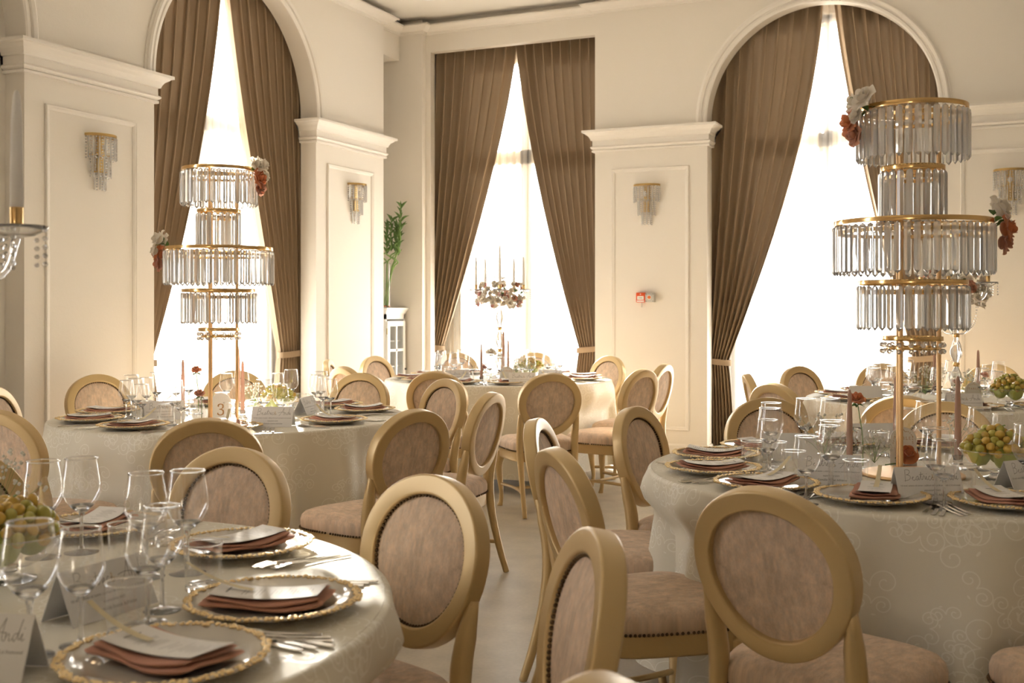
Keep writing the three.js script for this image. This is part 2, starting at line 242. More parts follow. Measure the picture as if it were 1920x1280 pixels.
for (const [key, w] of Object.entries(WIN)) {
  const [x0, x1, y0, y1] = w.hole, bar = (a, b, c, d) => { const g = box(b - a, d - c, 0.07, (a + b) / 2, (c + d) / 2, 0); return g; };
  const xm = (x0 + x1) / 2, yt = 2.86, place = (g) => { if (key === 'left') return g.rotateY(PI / 2).translate(-6.0, 0, 0); return g.translate(0, 0, BZ - 0.45); };
  const f = struct('window_' + nWin++, place(join(bar(x0, x0 + 0.07, y0, y1), bar(x1 - 0.07, x1, y0, y1), bar(x0, x1, y0, y0 + 0.07), bar(x0, x1, y1 - 0.07, y1), bar(x0, x1, yt - 0.09, yt + 0.05), bar(xm - 0.06, xm + 0.06, y0, y1))), M.winframe);
  for (const [a, b] of [[x0 + 0.07, xm - 0.06], [xm + 0.06, x1 - 0.07]]) for (const [c, d] of [[y0 + 0.07, yt - 0.09], [yt + 0.05, y1 - 0.07]]) part('pane', place(box(b - a, d - c, 0.004, (a + b) / 2, (c + d) / 2, 0)), M.pane, f);
  const nf = 26, top = key === 'bay' ? 3.98 : 4.1;
  single('sheer_curtain', grid(nf * 8, 10, (u, v, o) => { const a = lerp(w.a0 - 0.1, w.a1 + 0.1, u); w.p(a, lerp(top, 0.02, v), 0.37 + 0.014 * sin(u * nf * 2 * PI + 0.7 * sin(v * 4 + u * 9)) + 0.008 * sin(u * 61), o); }), M.sheer, `sheer white curtain hanging behind the brown drapes of the ${w.word}`, 'curtain', 'sheer curtains');
  for (const side of [0, 1]) {
    const [jamb, tin, tip, tie, pw] = w.drapes[side], W = tip - jamb, kt = (tin - jamb) / W, n = 9, ph = rr(0, 6), wob = Array.from({ length: n + 2 }, () => rr(-0.35, 0.35));
    const width = (y) => { if (y >= tie) { const s = (top - y) / (top - tie); return lerp(1, kt, pow(s, pw)); } return lerp(kt, kt * 1.35, pow((tie - y) / tie, 0.7)); };
    const geo = grid(n * 14, 60, (u, v, o) => {
      const y = lerp(top, 0.015, v), k = width(y), s = u * n, i = Math.floor(s), f = s - i, q = s + lerp(wob[i], wob[i + 1] ?? 0, f) * 0.3;
      const gather = pow(clamp(1 - abs(y - tie) / 1.5, 0, 1), 2), A = lerp(0.125, 0.07, gather), ridge = pow(abs(sin(q * PI + ph)), 0.6);
      const a = jamb + W * k * (u + 0.03 * sin(q * 2 * PI + 2 * ph) * (1 - gather));
      const d = 0.3 - A * ridge - 0.02 * sin(u * PI) * gather;
      w.p(a, y, d, o); return [u * 2.2, v * top];
    });
    const c = thing('drape', `brown velvet drape tied back on the ${side ? 'right' : 'left'} of the ${w.word}`, 'curtain', V(0, 0, 0), 0, 'brown window drapes');
    part('fabric', geo, M.drape, c);
    const tw = abs(W) * kt / 2 + 0.012, tc = jamb + sign(W) * (tw - 0.004);
    part('tieback', grid(28, 5, (u, v, o) => { const e = [[1, -1], [1.03, -0.9], [1.03, 0.9], [1, 1], [0.93, 0.9], [0.93, -0.9]][Math.round(v * 5)], t = u * 2 * PI; w.p(tc + cos(t) * tw * e[0] * 1.04, tie + 0.026 * e[1] + 0.012 * cos(t) * sign(W) * -1, 0.235 + sin(t) * 0.068 * e[0], o); return [u, v * 0.05]; }, true), M.drape, c);
  }
}

// ---------- tables ----------
const TABLES = {
  near: { c: at(-1.13, 2.08), word: 'table at the lower left', cols: 'lower left table' },
  three: { c: at(-1.452, 5.775), word: 'table numbered 3 by the left window', cols: 'table numbered 3' },
  centre: { c: at(-0.107, 8.87), word: 'table before the centre window', cols: 'centre window table' },
  right: { c: at(1.372, 3.81), word: 'large table on the right', cols: 'large right table' },
  far: { c: at(2.74, 6.85), word: 'table at the far right', cols: 'far right table' },
};
const TOP = 0.765;
function clothGeo(k) {
  const hem = 0.1, n = 15 + (k % 3), ph = k * 1.7, R = 0.9, wv = (t) => 0.5 + 0.5 * sin(n * t + ph + 1.1 * sin(3 * t + ph) + 0.7 * sin(5 * t - k));
  const top = grid(64, 12, (u, v, o) => { const t = u * 2 * PI, r = (R - 0.012) * v; o.set(cos(t) * r, TOP, sin(t) * r); return [o.x, o.z]; }, true);
  const skirt = grid(260, 26, (u, v, o) => {
    const t = u * 2 * PI; let r, y;
    if (v < 0.2) { const a = v / 0.2 * PI / 2; r = R - 0.012 + 0.014 * sin(a); y = TOP - 0.014 * (1 - cos(a)); }
    else { const s = (v - 0.2) / 0.8; y = lerp(TOP - 0.014, hem, s); r = R + 0.002 + pow(s, 0.6) * (0.012 + 0.1 * pow(wv(t), 1.4)); }
    o.set(cos(t) * r, y, sin(t) * r); return [t * R, y];
  }, true);
  const fl = (g) => { const ix = g.index.array; for (let i = 0; i < ix.length; i += 3) { const q = ix[i + 1]; ix[i + 1] = ix[i + 2]; ix[i + 2] = q; } g.computeVertexNormals(); return g; };
  return join(top, skirt);
}

// ---------- chairs ----------
const egg = (a, sx, sy) => [sx * sin(a) * (1 + 0.075 * cos(a)), sy * cos(a)];
function makeChair() {
  const o = new THREE.Group(); o.name = 'chair_pattern';
  const SX = 0.209, SY = 0.207, W = 0.05, tilt = new THREE.Matrix4().makeTranslation(0, 0.511, -0.203).multiply(new THREE.Matrix4().makeRotationX(-12 * D2R)).multiply(new THREE.Matrix4().makeTranslation(0, SY, 0));
  const ring = grid(60, 20, (u, v, p) => {
    const a = u * 2 * PI, t = v * 2 * PI, e = 0.3, cx = sign(cos(t)) * pow(abs(cos(t)), e), cz = sign(sin(t)) * pow(abs(sin(t)), e), m = -W / 2 + cx * W / 2, [x, y] = egg(a, SX + m, SY + m);
    p.set(x, y, cz * 0.025 - 0.012 * (1 - pow(x / SX, 2)));
  }, true, true).applyMatrix4(tilt);
  part('back_frame', ring, M.chair, o);
  const pad = (z0, bulge, nm) => part(nm, grid(48, 10, (u, v, p) => { const a = u * 2 * PI, r = v, [x, y] = egg(a, (SX - W + 0.004) * r, (SY - W + 0.004) * r); p.set(x, y, z0 + bulge * (1 - pow(r, 3.2)) - 0.012 * (1 - pow(x / SX, 2))); return [x, y]; }, true).applyMatrix4(tilt), M.velvet, o);
  pad(0.008, 0.016, 'backrest_front'); pad(-0.007, -0.004, 'backrest_rear');
  const bead = (x, y, z) => new THREE.OctahedronGeometry(0.0052, 1).translate(x, y, z);
  const nails = []; for (let i = 0; i < 88; i++) { const a = i / 88 * 2 * PI, [x, y] = egg(a, SX - W - 0.0015, SY - W - 0.0015); nails.push(bead(x, y, 0.0135 - 0.012 * (1 - pow(x / SX, 2)))); }
  part('back_nail_trim', join(nails).applyMatrix4(tilt), M.nail, o);
  const plan = (a, s) => { const e = 0.5, cx = sign(cos(a)) * pow(abs(cos(a)), e), cz = sign(sin(a)) * pow(abs(sin(a)), e), z = 0.225 * cz; return [lerp(0.2, 0.245, (cz + 1) / 2) * cx * s, z * s + 0.004]; };
  const lay = [[0.404, 1], [0.418, 1.02], [0.44, 1.022], [0.458, 1], [0.471, 0.95], [0.48, 0.85], [0.486, 0.65], [0.489, 0.35], [0.49, 0.001]];
  part('seat', grid(48, lay.length - 1, (u, v, p) => { const [y, s] = lay[Math.round(v * (lay.length - 1))], [x, z] = plan(u * 2 * PI, s); p.set(x, y, z); return [x, z]; }, true), M.velvet, o);
  const ap = [[0.34, 0.9], [0.34, 0.985], [0.346, 1], [0.4, 1], [0.405, 0.99], [0.405, 0.9]];
  part('seat_rail', grid(48, 5, (u, v, p) => { const [y, s] = ap[Math.round(v * 5)], [x, z] = plan(u * 2 * PI, s); p.set(x, y + (y < 0.35 ? -0.012 * pow(abs(sin(u * 4 * PI)), 2) * 0 : 0), z); }, true), M.chair, o);
  const sn = []; let acc = 0, last = plan(0, 1.024); for (let i = 1; i <= 1200; i++) { const q = plan(i / 1200 * 2 * PI, 1.024); acc += Math.hypot(q[0] - last[0], q[1] - last[1]); last = q; if (acc > 0.0125) { acc = 0; sn.push(bead(q[0], 0.408, q[1])); } }
  part('seat_nail_trim', join(sn), M.nail, o);
  for (const s of [-1, 1]) {
    part('leg', tube([V(s * 0.2, 0.375, 0.182), V(s * 0.207, 0.34, 0.19), V(s * 0.218, 0.28, 0.205), V(s * 0.212, 0.19, 0.2), V(s * 0.203, 0.09, 0.192), V(s * 0.204, 0.03, 0.2), V(s * 0.208, 0, 0.21)], [0.026, 0.028, 0.027, 0.02, 0.0145, 0.015, 0.019], 10, 18), M.chair, o);
    part('leg', tube([V(s * 0.178, 0, -0.30), V(s * 0.178, 0.12, -0.262), V(s * 0.18, 0.28, -0.222), V(s * 0.183, 0.42, -0.203), V(s * 0.182, 0.5, -0.207), V(s * 0.184, 0.57, -0.221), V(s * 0.189, 0.65, -0.239)], [0.015, 0.017, 0.02, 0.025, 0.026, 0.024, 0.014], 10, 18), M.chair, o);
    part('stretcher', tube([V(s * 0.206, 0.15, 0.195), V(s * 0.17, 0.15, 0.05), V(s * 0.165, 0.15, -0.08), V(s * 0.178, 0.15, -0.255)], 0.0105, 8, 12), M.chair, o);
  }
  part('stretcher', tube([V(-0.168, 0.15, -0.01), V(0.168, 0.15, -0.01)], 0.0105, 8), M.chair, o);
  return o;
}
const chairPattern = makeChair();
// [metres right, metres ahead of the top of its back, extra turn in degrees, label]
const CH = 'gold-framed oval-back chair';
const chairs = {
  three: [
    [-2.58, 6.9, 0, `${CH} against the panelled pilaster, left of the numbered table`], [-1.83, 7.35, 0, `${CH} hidden behind the crystal tower before the left window`], [-0.95, 7.05, 0, `${CH} right of the green grapes, at the far side of the numbered table`],
    [-1.13, 4.13, 4, `${CH} seen from behind, in front of the number 3 sign`], [-0.39, 4.5, 8, `${CH} seen from behind at the right front of the numbered table`], [-2.07, 4.46, 6, `${CH} at the left edge of the photo, its plain back turned`],
    [-2.66, 5.72, 0, `${CH} with beaded front, cut by the left edge beside the numbered table`], [-0.375, 6.46, 6, `${CH} with beaded front turned left, overlapping another chair near the centre`], [-0.1, 5.42, -6, `${CH} seen edge-on from behind, just left of the aisle`],
  ],
  centre: [
    [0.25, 7.05, 4, `${CH} seen from behind, front and centre of the centre window table`], [-0.5, 7.25, 0, `${CH} seen from behind, partly hidden by a beaded chair, centre table`], [-1.19, 9.6, 0, `${CH} beside the white cabinet`], [0.85, 9.62, 0, `${CH} with beaded front below the fire alarm box`],
    [0.885, 7.5, 14, `${CH} seen from behind at the right of the centre table`], [1.125, 8.2, 0, `${CH} seen edge-on at the right end of the centre table`], [0.22, 10.4, 0, `${CH} behind the grapes on the centre table`], [-0.52, 10.35, 0, `${CH} behind the wine glasses of the centre table`],
    [-1.47, 8.9, 0, `${CH} seen edge-on at the left end of the centre table`], [-1.19, 7.85, 0, `${CH} between the two left tables, its back turned`],
  ],
  right: [
    [0.575, 2.53, -13, `large ${CH} seen from behind, in front of the right table`], [0.505, 4.62, 10, `${CH} with beaded front, left of the right table plates`], [0.09, 4.12, 0, `${CH} with beaded front, farther of the two overlapping in the aisle`], [0.13, 3.25, -6, `${CH} seen from behind in the aisle, seat at the right tablecloth`],
    [1.16, 5.08, 0, `${CH} behind the row of wine glasses, far side of right table`], [1.9, 4.86, 0, `${CH} with beaded front behind the gold poles of the right table`], [1.42, 2.3, 0, `${CH} of which only the seat shows, lower right corner`],
  ],
  near: [
    [-0.19, 2.72, 12, `large ${CH} with beaded front, right of the lower left table`], [0.158, 2.04, 11, `${CH} seen edge-on, beaded front, bottom centre`], [0.072, 1.21, 0, `${CH} of which only the tip of the back shows at the bottom edge`], [-0.81, 3.27, -10, `${CH} with beaded front behind the lower left table plates`], [-1.61, 3.2, 0, `${CH} with beaded front, cut by the left edge behind the grapes`],
  ],
  far: [
    [2.03, 7.9, 0, `${CH} before the right window, left of the far right table`], [1.43, 6.1, 0, `${CH} seen from behind, front left of the far right table`], [1.475, 6.95, 0, `${CH} seen edge-on before the right window`], [1.83, 5.2, 6, `${CH} seen from behind between the gold poles`], [2.76, 8.3, 0, `${CH} at the far side of the far right table, left of its candelabrum`], [3.55, 8.2, 0, `${CH} at the far side of the far right table, right of its candelabrum`],
  ],
};
const seatsOf = { near: [], three: [], centre: [], right: [], far: [] };
for (const [k, list] of Object.entries(chairs)) for (const [x, z, extra, label] of list) {
  const top = at(x, z), d = TABLES[k].c.clone().sub(top).setY(0).normalize(), turn = Math.atan2(d.x, d.z) + extra * D2R, dir = V(sin(turn), 0, cos(turn));
  const c = chairPattern.clone(); c.name = numbered('dining_chair'); c.position.copy(top.addScaledVector(dir, 0.29)); c.rotation.y = turn; scene.add(c);
  tag(c, label, 'chair', 'oval-back dining chairs'); seatsOf[k].push([c.position.clone(), turn]);
}
Object.entries(TABLES).forEach(([key, t], k) => {
  const tb = thing('round_table', `round banquet table under the cloth of the ${t.cols}`, 'table', t.c, 0, 'round banquet tables');
  part('tabletop', new THREE.CylinderGeometry(0.885, 0.885, 0.03, 48).translate(0, TOP - 0.02, 0), M.wood, tb);
  for (let i = 0; i < 4; i++) { const a = i * PI / 2 + 0.6; part('leg', tube([V(cos(a) * 0.55, 0, sin(a) * 0.55), V(cos(a) * 0.5, TOP - 0.035, sin(a) * 0.5)], 0.02, 8), M.wood, tb); }
  const g = clothGeo(k + 1).translate(t.c.x, 0, t.c.z), q = g.attributes.position;
  for (const [c, turn] of seatsOf[key]) for (let i = 0; i < q.count; i++) {      // the cloth gives way where a seat is pushed against it
    const y = q.getY(i); if (y > 0.7) continue; const dx = q.getX(i) - c.x, dz = q.getZ(i) - c.z, lx = dx * cos(turn) - dz * sin(turn), lz = dx * sin(turn) + dz * cos(turn);
    if (lz < -0.5 || lz > 0.27) continue; const w = THREE.MathUtils.smoothstep(0.36 - abs(lx), 0, 0.09) * THREE.MathUtils.smoothstep(0.7 - y, 0, 0.17), m = min((0.275 - lz) * w, key === 'right' ? 0.07 : 0.3); q.setX(i, q.getX(i) + sin(turn) * m); q.setZ(i, q.getZ(i) + cos(turn) * m);
  }
  g.computeVertexNormals();
  const m = single('tablecloth', g, M.cloth, `ivory scroll-patterned cloth over the ${t.word}`, 'tablecloth', 'ivory tablecloths');
});


// ---------- tableware ----------
const TC = { near: [-1.13, 2.08], three: [-1.452, 5.775], centre: [-0.107, 8.87], right: [1.372, 3.81], far: [2.74, 6.85] };
const SEATS = { near: [-31, -2, 42, 82, 116], three: [142, 172, 206, 244, 282, 328, 17, 50, 84, 116], centre: [12, 45, 78, 112, 146, 180, 214, 246, 277, 307, 341], right: [30, 63, 94, 124, 153, 183, 212, 241, 272, 303], far: [20, 55, 90, 124, 158, 190, 222, 255, 290] };
const CLOCK = ['right end', 'right side toward the back', 'back, right of centre', 'back', 'back, left of centre', 'left side toward the back', 'left end', 'left side toward the front', 'front, left of centre', 'front', 'front, right of centre', 'right side toward the front'];
const where = (deg) => CLOCK[Math.round((((deg % 360) + 360) % 360) / 30) % 12];
const polar = (t, r, deg, y = TOP) => at(TC[t][0] + r * cos(deg * D2R), TC[t][1] + r * sin(deg * D2R), y);
const facing = (deg) => { const d = at(cos(deg * D2R), sin(deg * D2R)); return Math.atan2(d.x, d.z); };
function pattern(name, parts) { const o = new THREE.Group(); o.name = name; for (const [n, g, m] of parts) part(n, g, m, o); return o; }
function put(pat, p, turn, label, category, group, lean = 0) { const c = pat.clone(); c.name = numbered(pat.name); c.position.copy(p); c.rotation.set(lean, turn, 0, 'YXZ'); scene.add(c); return tag(c, label, category, group); }

const beads = []; for (let i = 0; i < 190; i++) { const a = i / 95 * 2 * PI + rr(-0.02, 0.02), r = (i < 95 ? 0.158 : 0.151) + rr(-0.002, 0.003), s = rr(0.003, 0.0062); beads.push(new THREE.OctahedronGeometry(s, 1).scale(1, 0.7, 1).translate(cos(a) * r, 0.0235, sin(a) * r)); }
const plateP = pattern('charger_plate', [['dish', outward(lathe([[0, 0.003], [0.098, 0.003], [0.128, 0.011], [0.156, 0.019], [0.16, 0.0225], [0.156, 0.0245], [0.126, 0.0165], [0.097, 0.0085], [0, 0.0085]], 64)), M.plate], ['beaded_rim', join(beads), M.rim]]);
const slab = (L, W, T, bend, wav, y0) => grid(20, 18, (u, v, o) => { const t = u * 2 * PI, e = 0.55, cx = sign(cos(t)) * pow(abs(cos(t)), e), cy = sign(sin(t)) * pow(abs(sin(t)), e), z = (v - 0.5) * L, end = v === 0 || v === 1 ? 0.02 : 1, w = W / 2 + 0.004 * sin(z * 40 + wav); o.set(cx * w * (end < 1 ? 0.9 : 1), y0 + (cy * T / 2) * end + bend * pow(2 * z / L, 2) + 0.0022 * sin(z * 31 + cx * 3 + wav), z); return [o.x, z]; }, true);
const napkins = [0, 1, 2].map((k) => pattern('folded_napkin', [['cloth', join(slab(0.225, 0.134, 0.009, 0.007 + 0.003 * k, k * 2, 0.007), slab(0.205, 0.122, 0.007, 0.008 + 0.003 * k, k + 1, 0.0135)), M.napkin]]).children[0]);
const sheet = (w, l, bend, y0, t = 0.0012) => join(...[0, 1].map((s) => grid(1, 14, (u, v, o) => { const z = (v - 0.5) * l; o.set((u - 0.5) * w * (s ? -1 : 1), y0 + s * t + bend * pow(2 * z / l, 2), z); return [s ? 1 - u : u, 1 - v]; })));
const menuTex = canvasTex(256, 512, (g, w, h) => { g.fillStyle = '#efebe6'; g.fillRect(0, 0, w, h); g.fillStyle = '#8d8780'; g.textAlign = 'center'; let s = 5; const q = () => { s = (s * 16807) % 2147483647; return s / 2147483647; }; g.fillStyle = '#6d665f'; g.fillRect(w / 2 - 50, 60, 100, 7); g.fillStyle = '#a29b93'; for (let y = 120; y < 470; y += 17) { if (q() < 0.18) continue; const l = 50 + q() * 110; g.fillRect(w / 2 - l / 2, y, l, 3.5); } });
M.menu = std(0xffffff, 0.65, { map: menuTex });
const menuG = [0.008, 0.011, 0.015].map((b) => sheet(0.09, 0.2, b, 0.0205));
const tagG = grid(2, 12, (u, v, o) => { const z = -0.03 - v * 0.13; o.set((u - 0.5) * 0.016 * (1 - 0.3 * v), 0.026 + 0.012 * v + 0.035 * v * v, z); });
// glassware
const torus = (r, t, y, seg = 40) => new THREE.TorusGeometry(r, t, 6, seg).rotateX(PI / 2).translate(0, y, 0);
const wineP = (k, name) => pattern(name, [
  ['bowl', lathe([[0.005, 0.087], [0.013, 0.091], [0.031, 0.11], [0.0405, 0.129], [0.0417, 0.136], [0.0398, 0.16], [0.0352, 0.19], [0.0332, 0.205]].map(([r, y]) => [r * k, y * k]), 40), M.glass],
  ['rim', outward(torus(0.0332 * k, 0.0017, 0.205 * k)), M.solid],
  ['bowl_base', outward(lathe([[0, 0.0868], [0.0065, 0.0868], [0.014, 0.0915], [0.026, 0.1035], [0.012, 0.0945], [0, 0.0925]].map(([r, y]) => [r * k, y * k]), 32)), M.solid],
  ['stem', outward(lathe([[0, 0.0085], [0.0062, 0.0085], [0.0042, 0.02], [0.0036, 0.05], [0.0042, 0.075], [0.0062, 0.0862], [0, 0.0864]].map(([r, y]) => [r * k, y * k]), 20)), M.solid],
  ['foot', outward(lathe([[0, 0.0002], [0.036, 0.0002], [0.0362, 0.0014], [0.022, 0.0035], [0.0066, 0.008], [0, 0.0082]].map(([r, y]) => [r * k, y * k]), 40)), M.solid]]);
const wineBig = wineP(1.05, 'wine_glass'), wineSmall = wineP(0.94, 'wine_glass');
const tumblerP = pattern('tumbler', [['wall', lathe([[0.0345, 0.012], [0.0362, 0.05], [0.038, 0.092]], 40), M.glass], ['rim', outward(torus(0.038, 0.0016, 0.092)), M.solid], ['base', outward(lathe([[0, 0.0003], [0.033, 0.0003], [0.0342, 0.0015], [0.0344, 0.0118], [0.03, 0.0112], [0, 0.0095]], 40)), M.solid]]);
// cutlery, lying along z with its working end toward the middle of the table
function flatware(outline, lift) { const s = new THREE.Shape(outline.map(([x, y]) => new THREE.Vector2(x, y))), g = new THREE.ExtrudeGeometry(s, { depth: 0.0016, bevelEnabled: true, bevelSize: 0.0006, bevelThickness: 0.0006, bevelSegments: 1, curveSegments: 4 }).rotateX(-PI / 2); const p = g.attributes.position; for (let i = 0; i < p.count; i++) p.setY(i, p.getY(i) + 0.001 + lift(-p.getZ(i))); g.computeVertexNormals(); return g; }
const mir = (r) => [...r, ...r.slice().reverse().map(([x, y]) => [-x, y])];
const tines = []; for (let i = 0; i < 4; i++) { const x = 0.0095 - i * 0.0063; tines.push([x + 0.0012, 0.098], [x - 0.0002, 0.1], [x - 0.0016, 0.098]); if (i < 3) tines.push([x - 0.0016, 0.06], [x - 0.0047, 0.06]); }
const forkG = flatware([[0.004, -0.098], [0.0055, -0.08], [0.003, -0.02], [0.0028, 0.02], [0.0095, 0.042], [0.0108, 0.055], ...tines, [-0.0108, 0.055], [-0.0095, 0.042], [-0.0028, 0.02], [-0.003, -0.02], [-0.0055, -0.08], [-0.004, -0.098]], (z) => 0.006 * pow(clamp((z + 0.02) / 0.07, 0, 1), 1) * (1 - clamp((z - 0.05) / 0.05, 0, 1)) + 0.002);
const knifeG = flatware(mir([[0.0045, -0.105], [0.0062, -0.09], [0.0048, -0.02], [0.0045, 0.005]]).map((q) => q).slice(0, 4).concat([[0.0055, 0.015], [0.0098, 0.03], [0.0098, 0.075], [0.005, 0.1], [-0.002, 0.108], [-0.004, 0.1], [-0.0045, 0.005], [-0.0048, -0.02], [-0.0062, -0.09], [-0.0045, -0.105]]), () => 0.0015);

for (const [t, list] of Object.entries(SEATS)) for (const deg of list) {
  const w = where(deg), W = TABLES[t].cols, turn = facing(deg), small = t === 'centre' || t === 'far', R = 0.69, c = polar(t, R, deg);
  const loc = (x, z, y = 0) => { const ang = turn; return V(c.x + x * cos(ang) + z * sin(ang), TOP + y, c.z - x * sin(ang) + z * cos(ang)); };
  const lab = (s) => `${s}, ${w} of the ${W}`;
  if (inView(c)) {
    put(plateP, c, turn + rr(-0.5, 0.5), lab('gold-beaded charger plate'), 'plate', 'charger plates');
    const n = Math.floor(rnd() * 3), tw = turn + rr(-0.16, 0.16), off = loc(rr(-0.01, 0.01), rr(-0.01, 0.01), 0.011);
    for (const [nm, src, m, l, cat, g] of [['folded_napkin', napkins[n].geometry, M.napkin, 'folded rust napkin', 'napkin', 'rust napkins'], ['menu_card', menuG[n], M.menu, 'curled white menu card', 'menu', 'menu cards'], ['name_tag', tagG, M.tagm, 'pale straw name tag', 'tag', 'name tags']]) { const o = single(nm, src, m, lab(l), cat, g); o.position.copy(off); o.rotation.y = tw + (nm === 'menu_card' ? rr(-0.06, 0.06) : nm === 'name_tag' ? rr(-0.25, 0.25) : 0); }
  }
  const forks = small ? [0.172, 0.192] : [0.166, 0.186, 0.206], words = small ? ['inner', 'outer'] : ['inner', 'middle', 'outer'];
  forks.forEach((x, i) => { for (const s of [-1, 1]) { const p = loc(s * x, 0.03 + i * 0.013 + rr(-0.004, 0.004)); if (!inView(p, 20)) continue; const o = single(s < 0 ? 'fork' : 'knife', s < 0 ? forkG : knifeG, M.steel, lab(`${words[i]} steel ${s < 0 ? 'fork' : 'knife'}`), s < 0 ? 'fork' : 'knife', s < 0 ? 'steel forks' : 'steel knives'); o.position.copy(p); o.rotation.y = turn + rr(-0.03, 0.03); if (s < 0) o.scale.x = 0.78; } });
  if (t === 'near' || t === 'right') continue;
  for (const [pat, r, da, l] of [[wineBig, 0.5, 16, 'larger wine glass'], [wineSmall, 0.53, 26, 'smaller wine glass']]) { const p = polar(t, r + rr(-0.015, 0.015), deg + da + rr(-2, 2)); if (inView(p, 60)) put(pat, p, rr(0, 6), lab('empty ' + l), 'wine glass', 'wine glasses'); }
  { const p = polar(t, 0.43 + rr(-0.02, 0.02), deg - 6 + rr(-2, 2)); if (inView(p, 60)) put(tumblerP, p, rr(0, 6), lab('clear straight tumbler'), 'tumbler', 'water tumblers'); }
}

// glasses of the two nearest tables, each where it stands: [pixel column, metres ahead]
for (const [t, big, list] of [['near', wineBig, [[88, 2.49, 'left of a pair behind the grapes'], [146, 2.53, 'right of a pair behind the grapes'], [290, 2.31, 'back left of the close group'], [336, 2.33, 'back right of the close group'], [91, 1.735, 'nearest the camera at the left']]], ['near', wineSmall, [[314, 2.0, 'front left of the close group'], [349, 2.03, 'front right of the close group'], [205, 1.75, 'before the sideways tent card']]],
  ['right', wineBig, [[1412, 3.8, 'leftmost of the row'], [1446, 4.03, 'second in the left row'], [1479, 4.22, 'last of the left row'], [1536, 3.35, 'left of the nearest taper candle'], [1557, 4.24, 'behind the left tent card'], [1737, 4.1, 'behind the gold poles'], [1742, 3.2, 'before the centre tent card'], [1832, 3.84, 'behind the grapes, left'], [1914, 3.22, 'at the right edge']]], ['right', wineSmall, [[1428, 3.62, 'front of the left row'], [1463, 3.45, 'nearest of the left row'], [1586, 3.19, 'right of the nearest taper candle'], [1604, 4.3, 'around the rust rose'], [1698, 4.06, 'between the gold poles'], [1790, 3.11, 'left of the grapes'], [1860, 3.84, 'behind the grapes, right']]],
  ['near', tumblerP, [[381, 2.2, 'beside the far plate'], [281, 1.87, 'in the middle of the near plates'], [236, 2.4, 'behind the tent card'], [300, 2.62, 'far side']]], ['right', tumblerP, [[1408, 3.88, 'left of the row of wine glasses'], [1440, 3.86, 'under the row of wine glasses'], [1483, 3.5, 'left of the tent card with names'], [1622, 3.27, 'before the gold base'], [1842, 3.2, 'before the grapes'], [1650, 4.2, 'behind the sign'], [1522, 4.2, 'behind the left tent card']]]])
  for (const [px, z, w] of list) put(big, at((px - 960) / FOC * z, z, TOP), rr(0, 6), `${big === tumblerP ? 'clear straight tumbler' : big === wineBig ? 'empty larger wine glass' : 'empty smaller wine glass'} ${w}, ${TABLES[t].cols}`, big === tumblerP ? 'tumbler' : 'wine glass', big === tumblerP ? 'water tumblers' : 'wine glasses');

// tent cards with the couple's names in thin handwriting
function script(g, text, x, y, s) {                            // joined handwriting from strokes
  const L = { B: [[0, 0.1, 0.12, -0.95], [0.12, -0.95, 0.7, -1.05, 0.6, -0.55, 0.15, -0.5], [0.15, -0.5, 0.75, -0.5, 0.6, 0.05, -0.05, 0.02], 0.62], e: [[0, -0.12, 0.3, -0.3, 0.15, -0.45, 0.05, -0.15], [0.05, -0.15, 0.1, 0.06, 0.3, 0.02, 0.38, -0.12], 0.36], a: [[0.28, -0.36, 0.05, -0.42, 0, 0.02, 0.14, 0], [0.14, 0, 0.24, -0.08, 0.28, -0.3, 0.28, -0.36], [0.28, -0.36, 0.24, 0.02, 0.3, 0.03, 0.4, -0.12], 0.38], t: [[0, -0.12, 0.12, -0.3, 0.18, -0.6, 0.2, -0.75], [0.2, -0.75, 0.1, -0.1, 0.1, 0.04, 0.3, -0.1], [0.02, -0.5, 0.4, -0.56], 0.28], r: [[0, -0.1, 0.08, -0.3, 0.1, -0.4, 0.12, -0.42], [0.12, -0.42, 0.3, -0.34, 0.14, 0.02, 0.3, -0.1], 0.28], i: [[0, -0.12, 0.06, -0.3, 0.1, -0.36, 0.1, -0.36], [0.1, -0.36, 0.06, 0.02, 0.1, 0.04, 0.22, -0.12], [0.14, -0.56, 0.17, -0.6], 0.2], c: [[0.26, -0.32, 0.1, -0.48, -0.02, -0.02, 0.14, 0], [0.14, 0, 0.22, 0, 0.28, -0.06, 0.32, -0.12], 0.3], '&': [[0.35, -0.05, 0, -0.5, 0.1, -0.7, 0.22, -0.55], [0.22, -0.55, 0.25, -0.35, -0.1, -0.2, 0.08, 0], [0.08, 0, 0.25, 0.05, 0.32, -0.2, 0.36, -0.28], 0.36], A: [[-0.1, 0.12, 0.25, -0.2, 0.5, -0.8, 0.58, -1.02], [0.58, -1.02, 0.5, -0.3, 0.5, -0.05, 0.62, 0], [-0.25, -0.3, 0.1, -0.42, 0.4, -0.4, 0.72, -0.36], 0.66], n: [[0, -0.34, 0.06, -0.36, 0.05, -0.1, 0.02, 0], [0.02, 0, 0.1, -0.4, 0.24, -0.44, 0.22, -0.12], [0.22, -0.12, 0.22, 0.04, 0.3, 0, 0.38, -0.12], 0.36], d: [[0.26, -0.34, 0.02, -0.42, 0, 0.02, 0.14, 0], [0.14, 0, 0.3, -0.2, 0.36, -0.8, 0.4, -0.98], [0.4, -0.98, 0.26, -0.2, 0.26, 0.04, 0.44, -0.12], 0.4], ' ': [0.26] };
  for (const ch of text) { const d = L[ch]; for (const st of d.slice(0, -1)) { g.beginPath(); g.moveTo(x + st[0] * s, y + st[1] * s); if (st.length === 4) g.lineTo(x + st[2] * s, y + st[3] * s); else g.bezierCurveTo(x + st[2] * s, y + st[3] * s, x + st[4] * s, y + st[5] * s, x + st[6] * s, y + st[7] * s); g.stroke(); } x += d[d.length - 1] * s; }
}
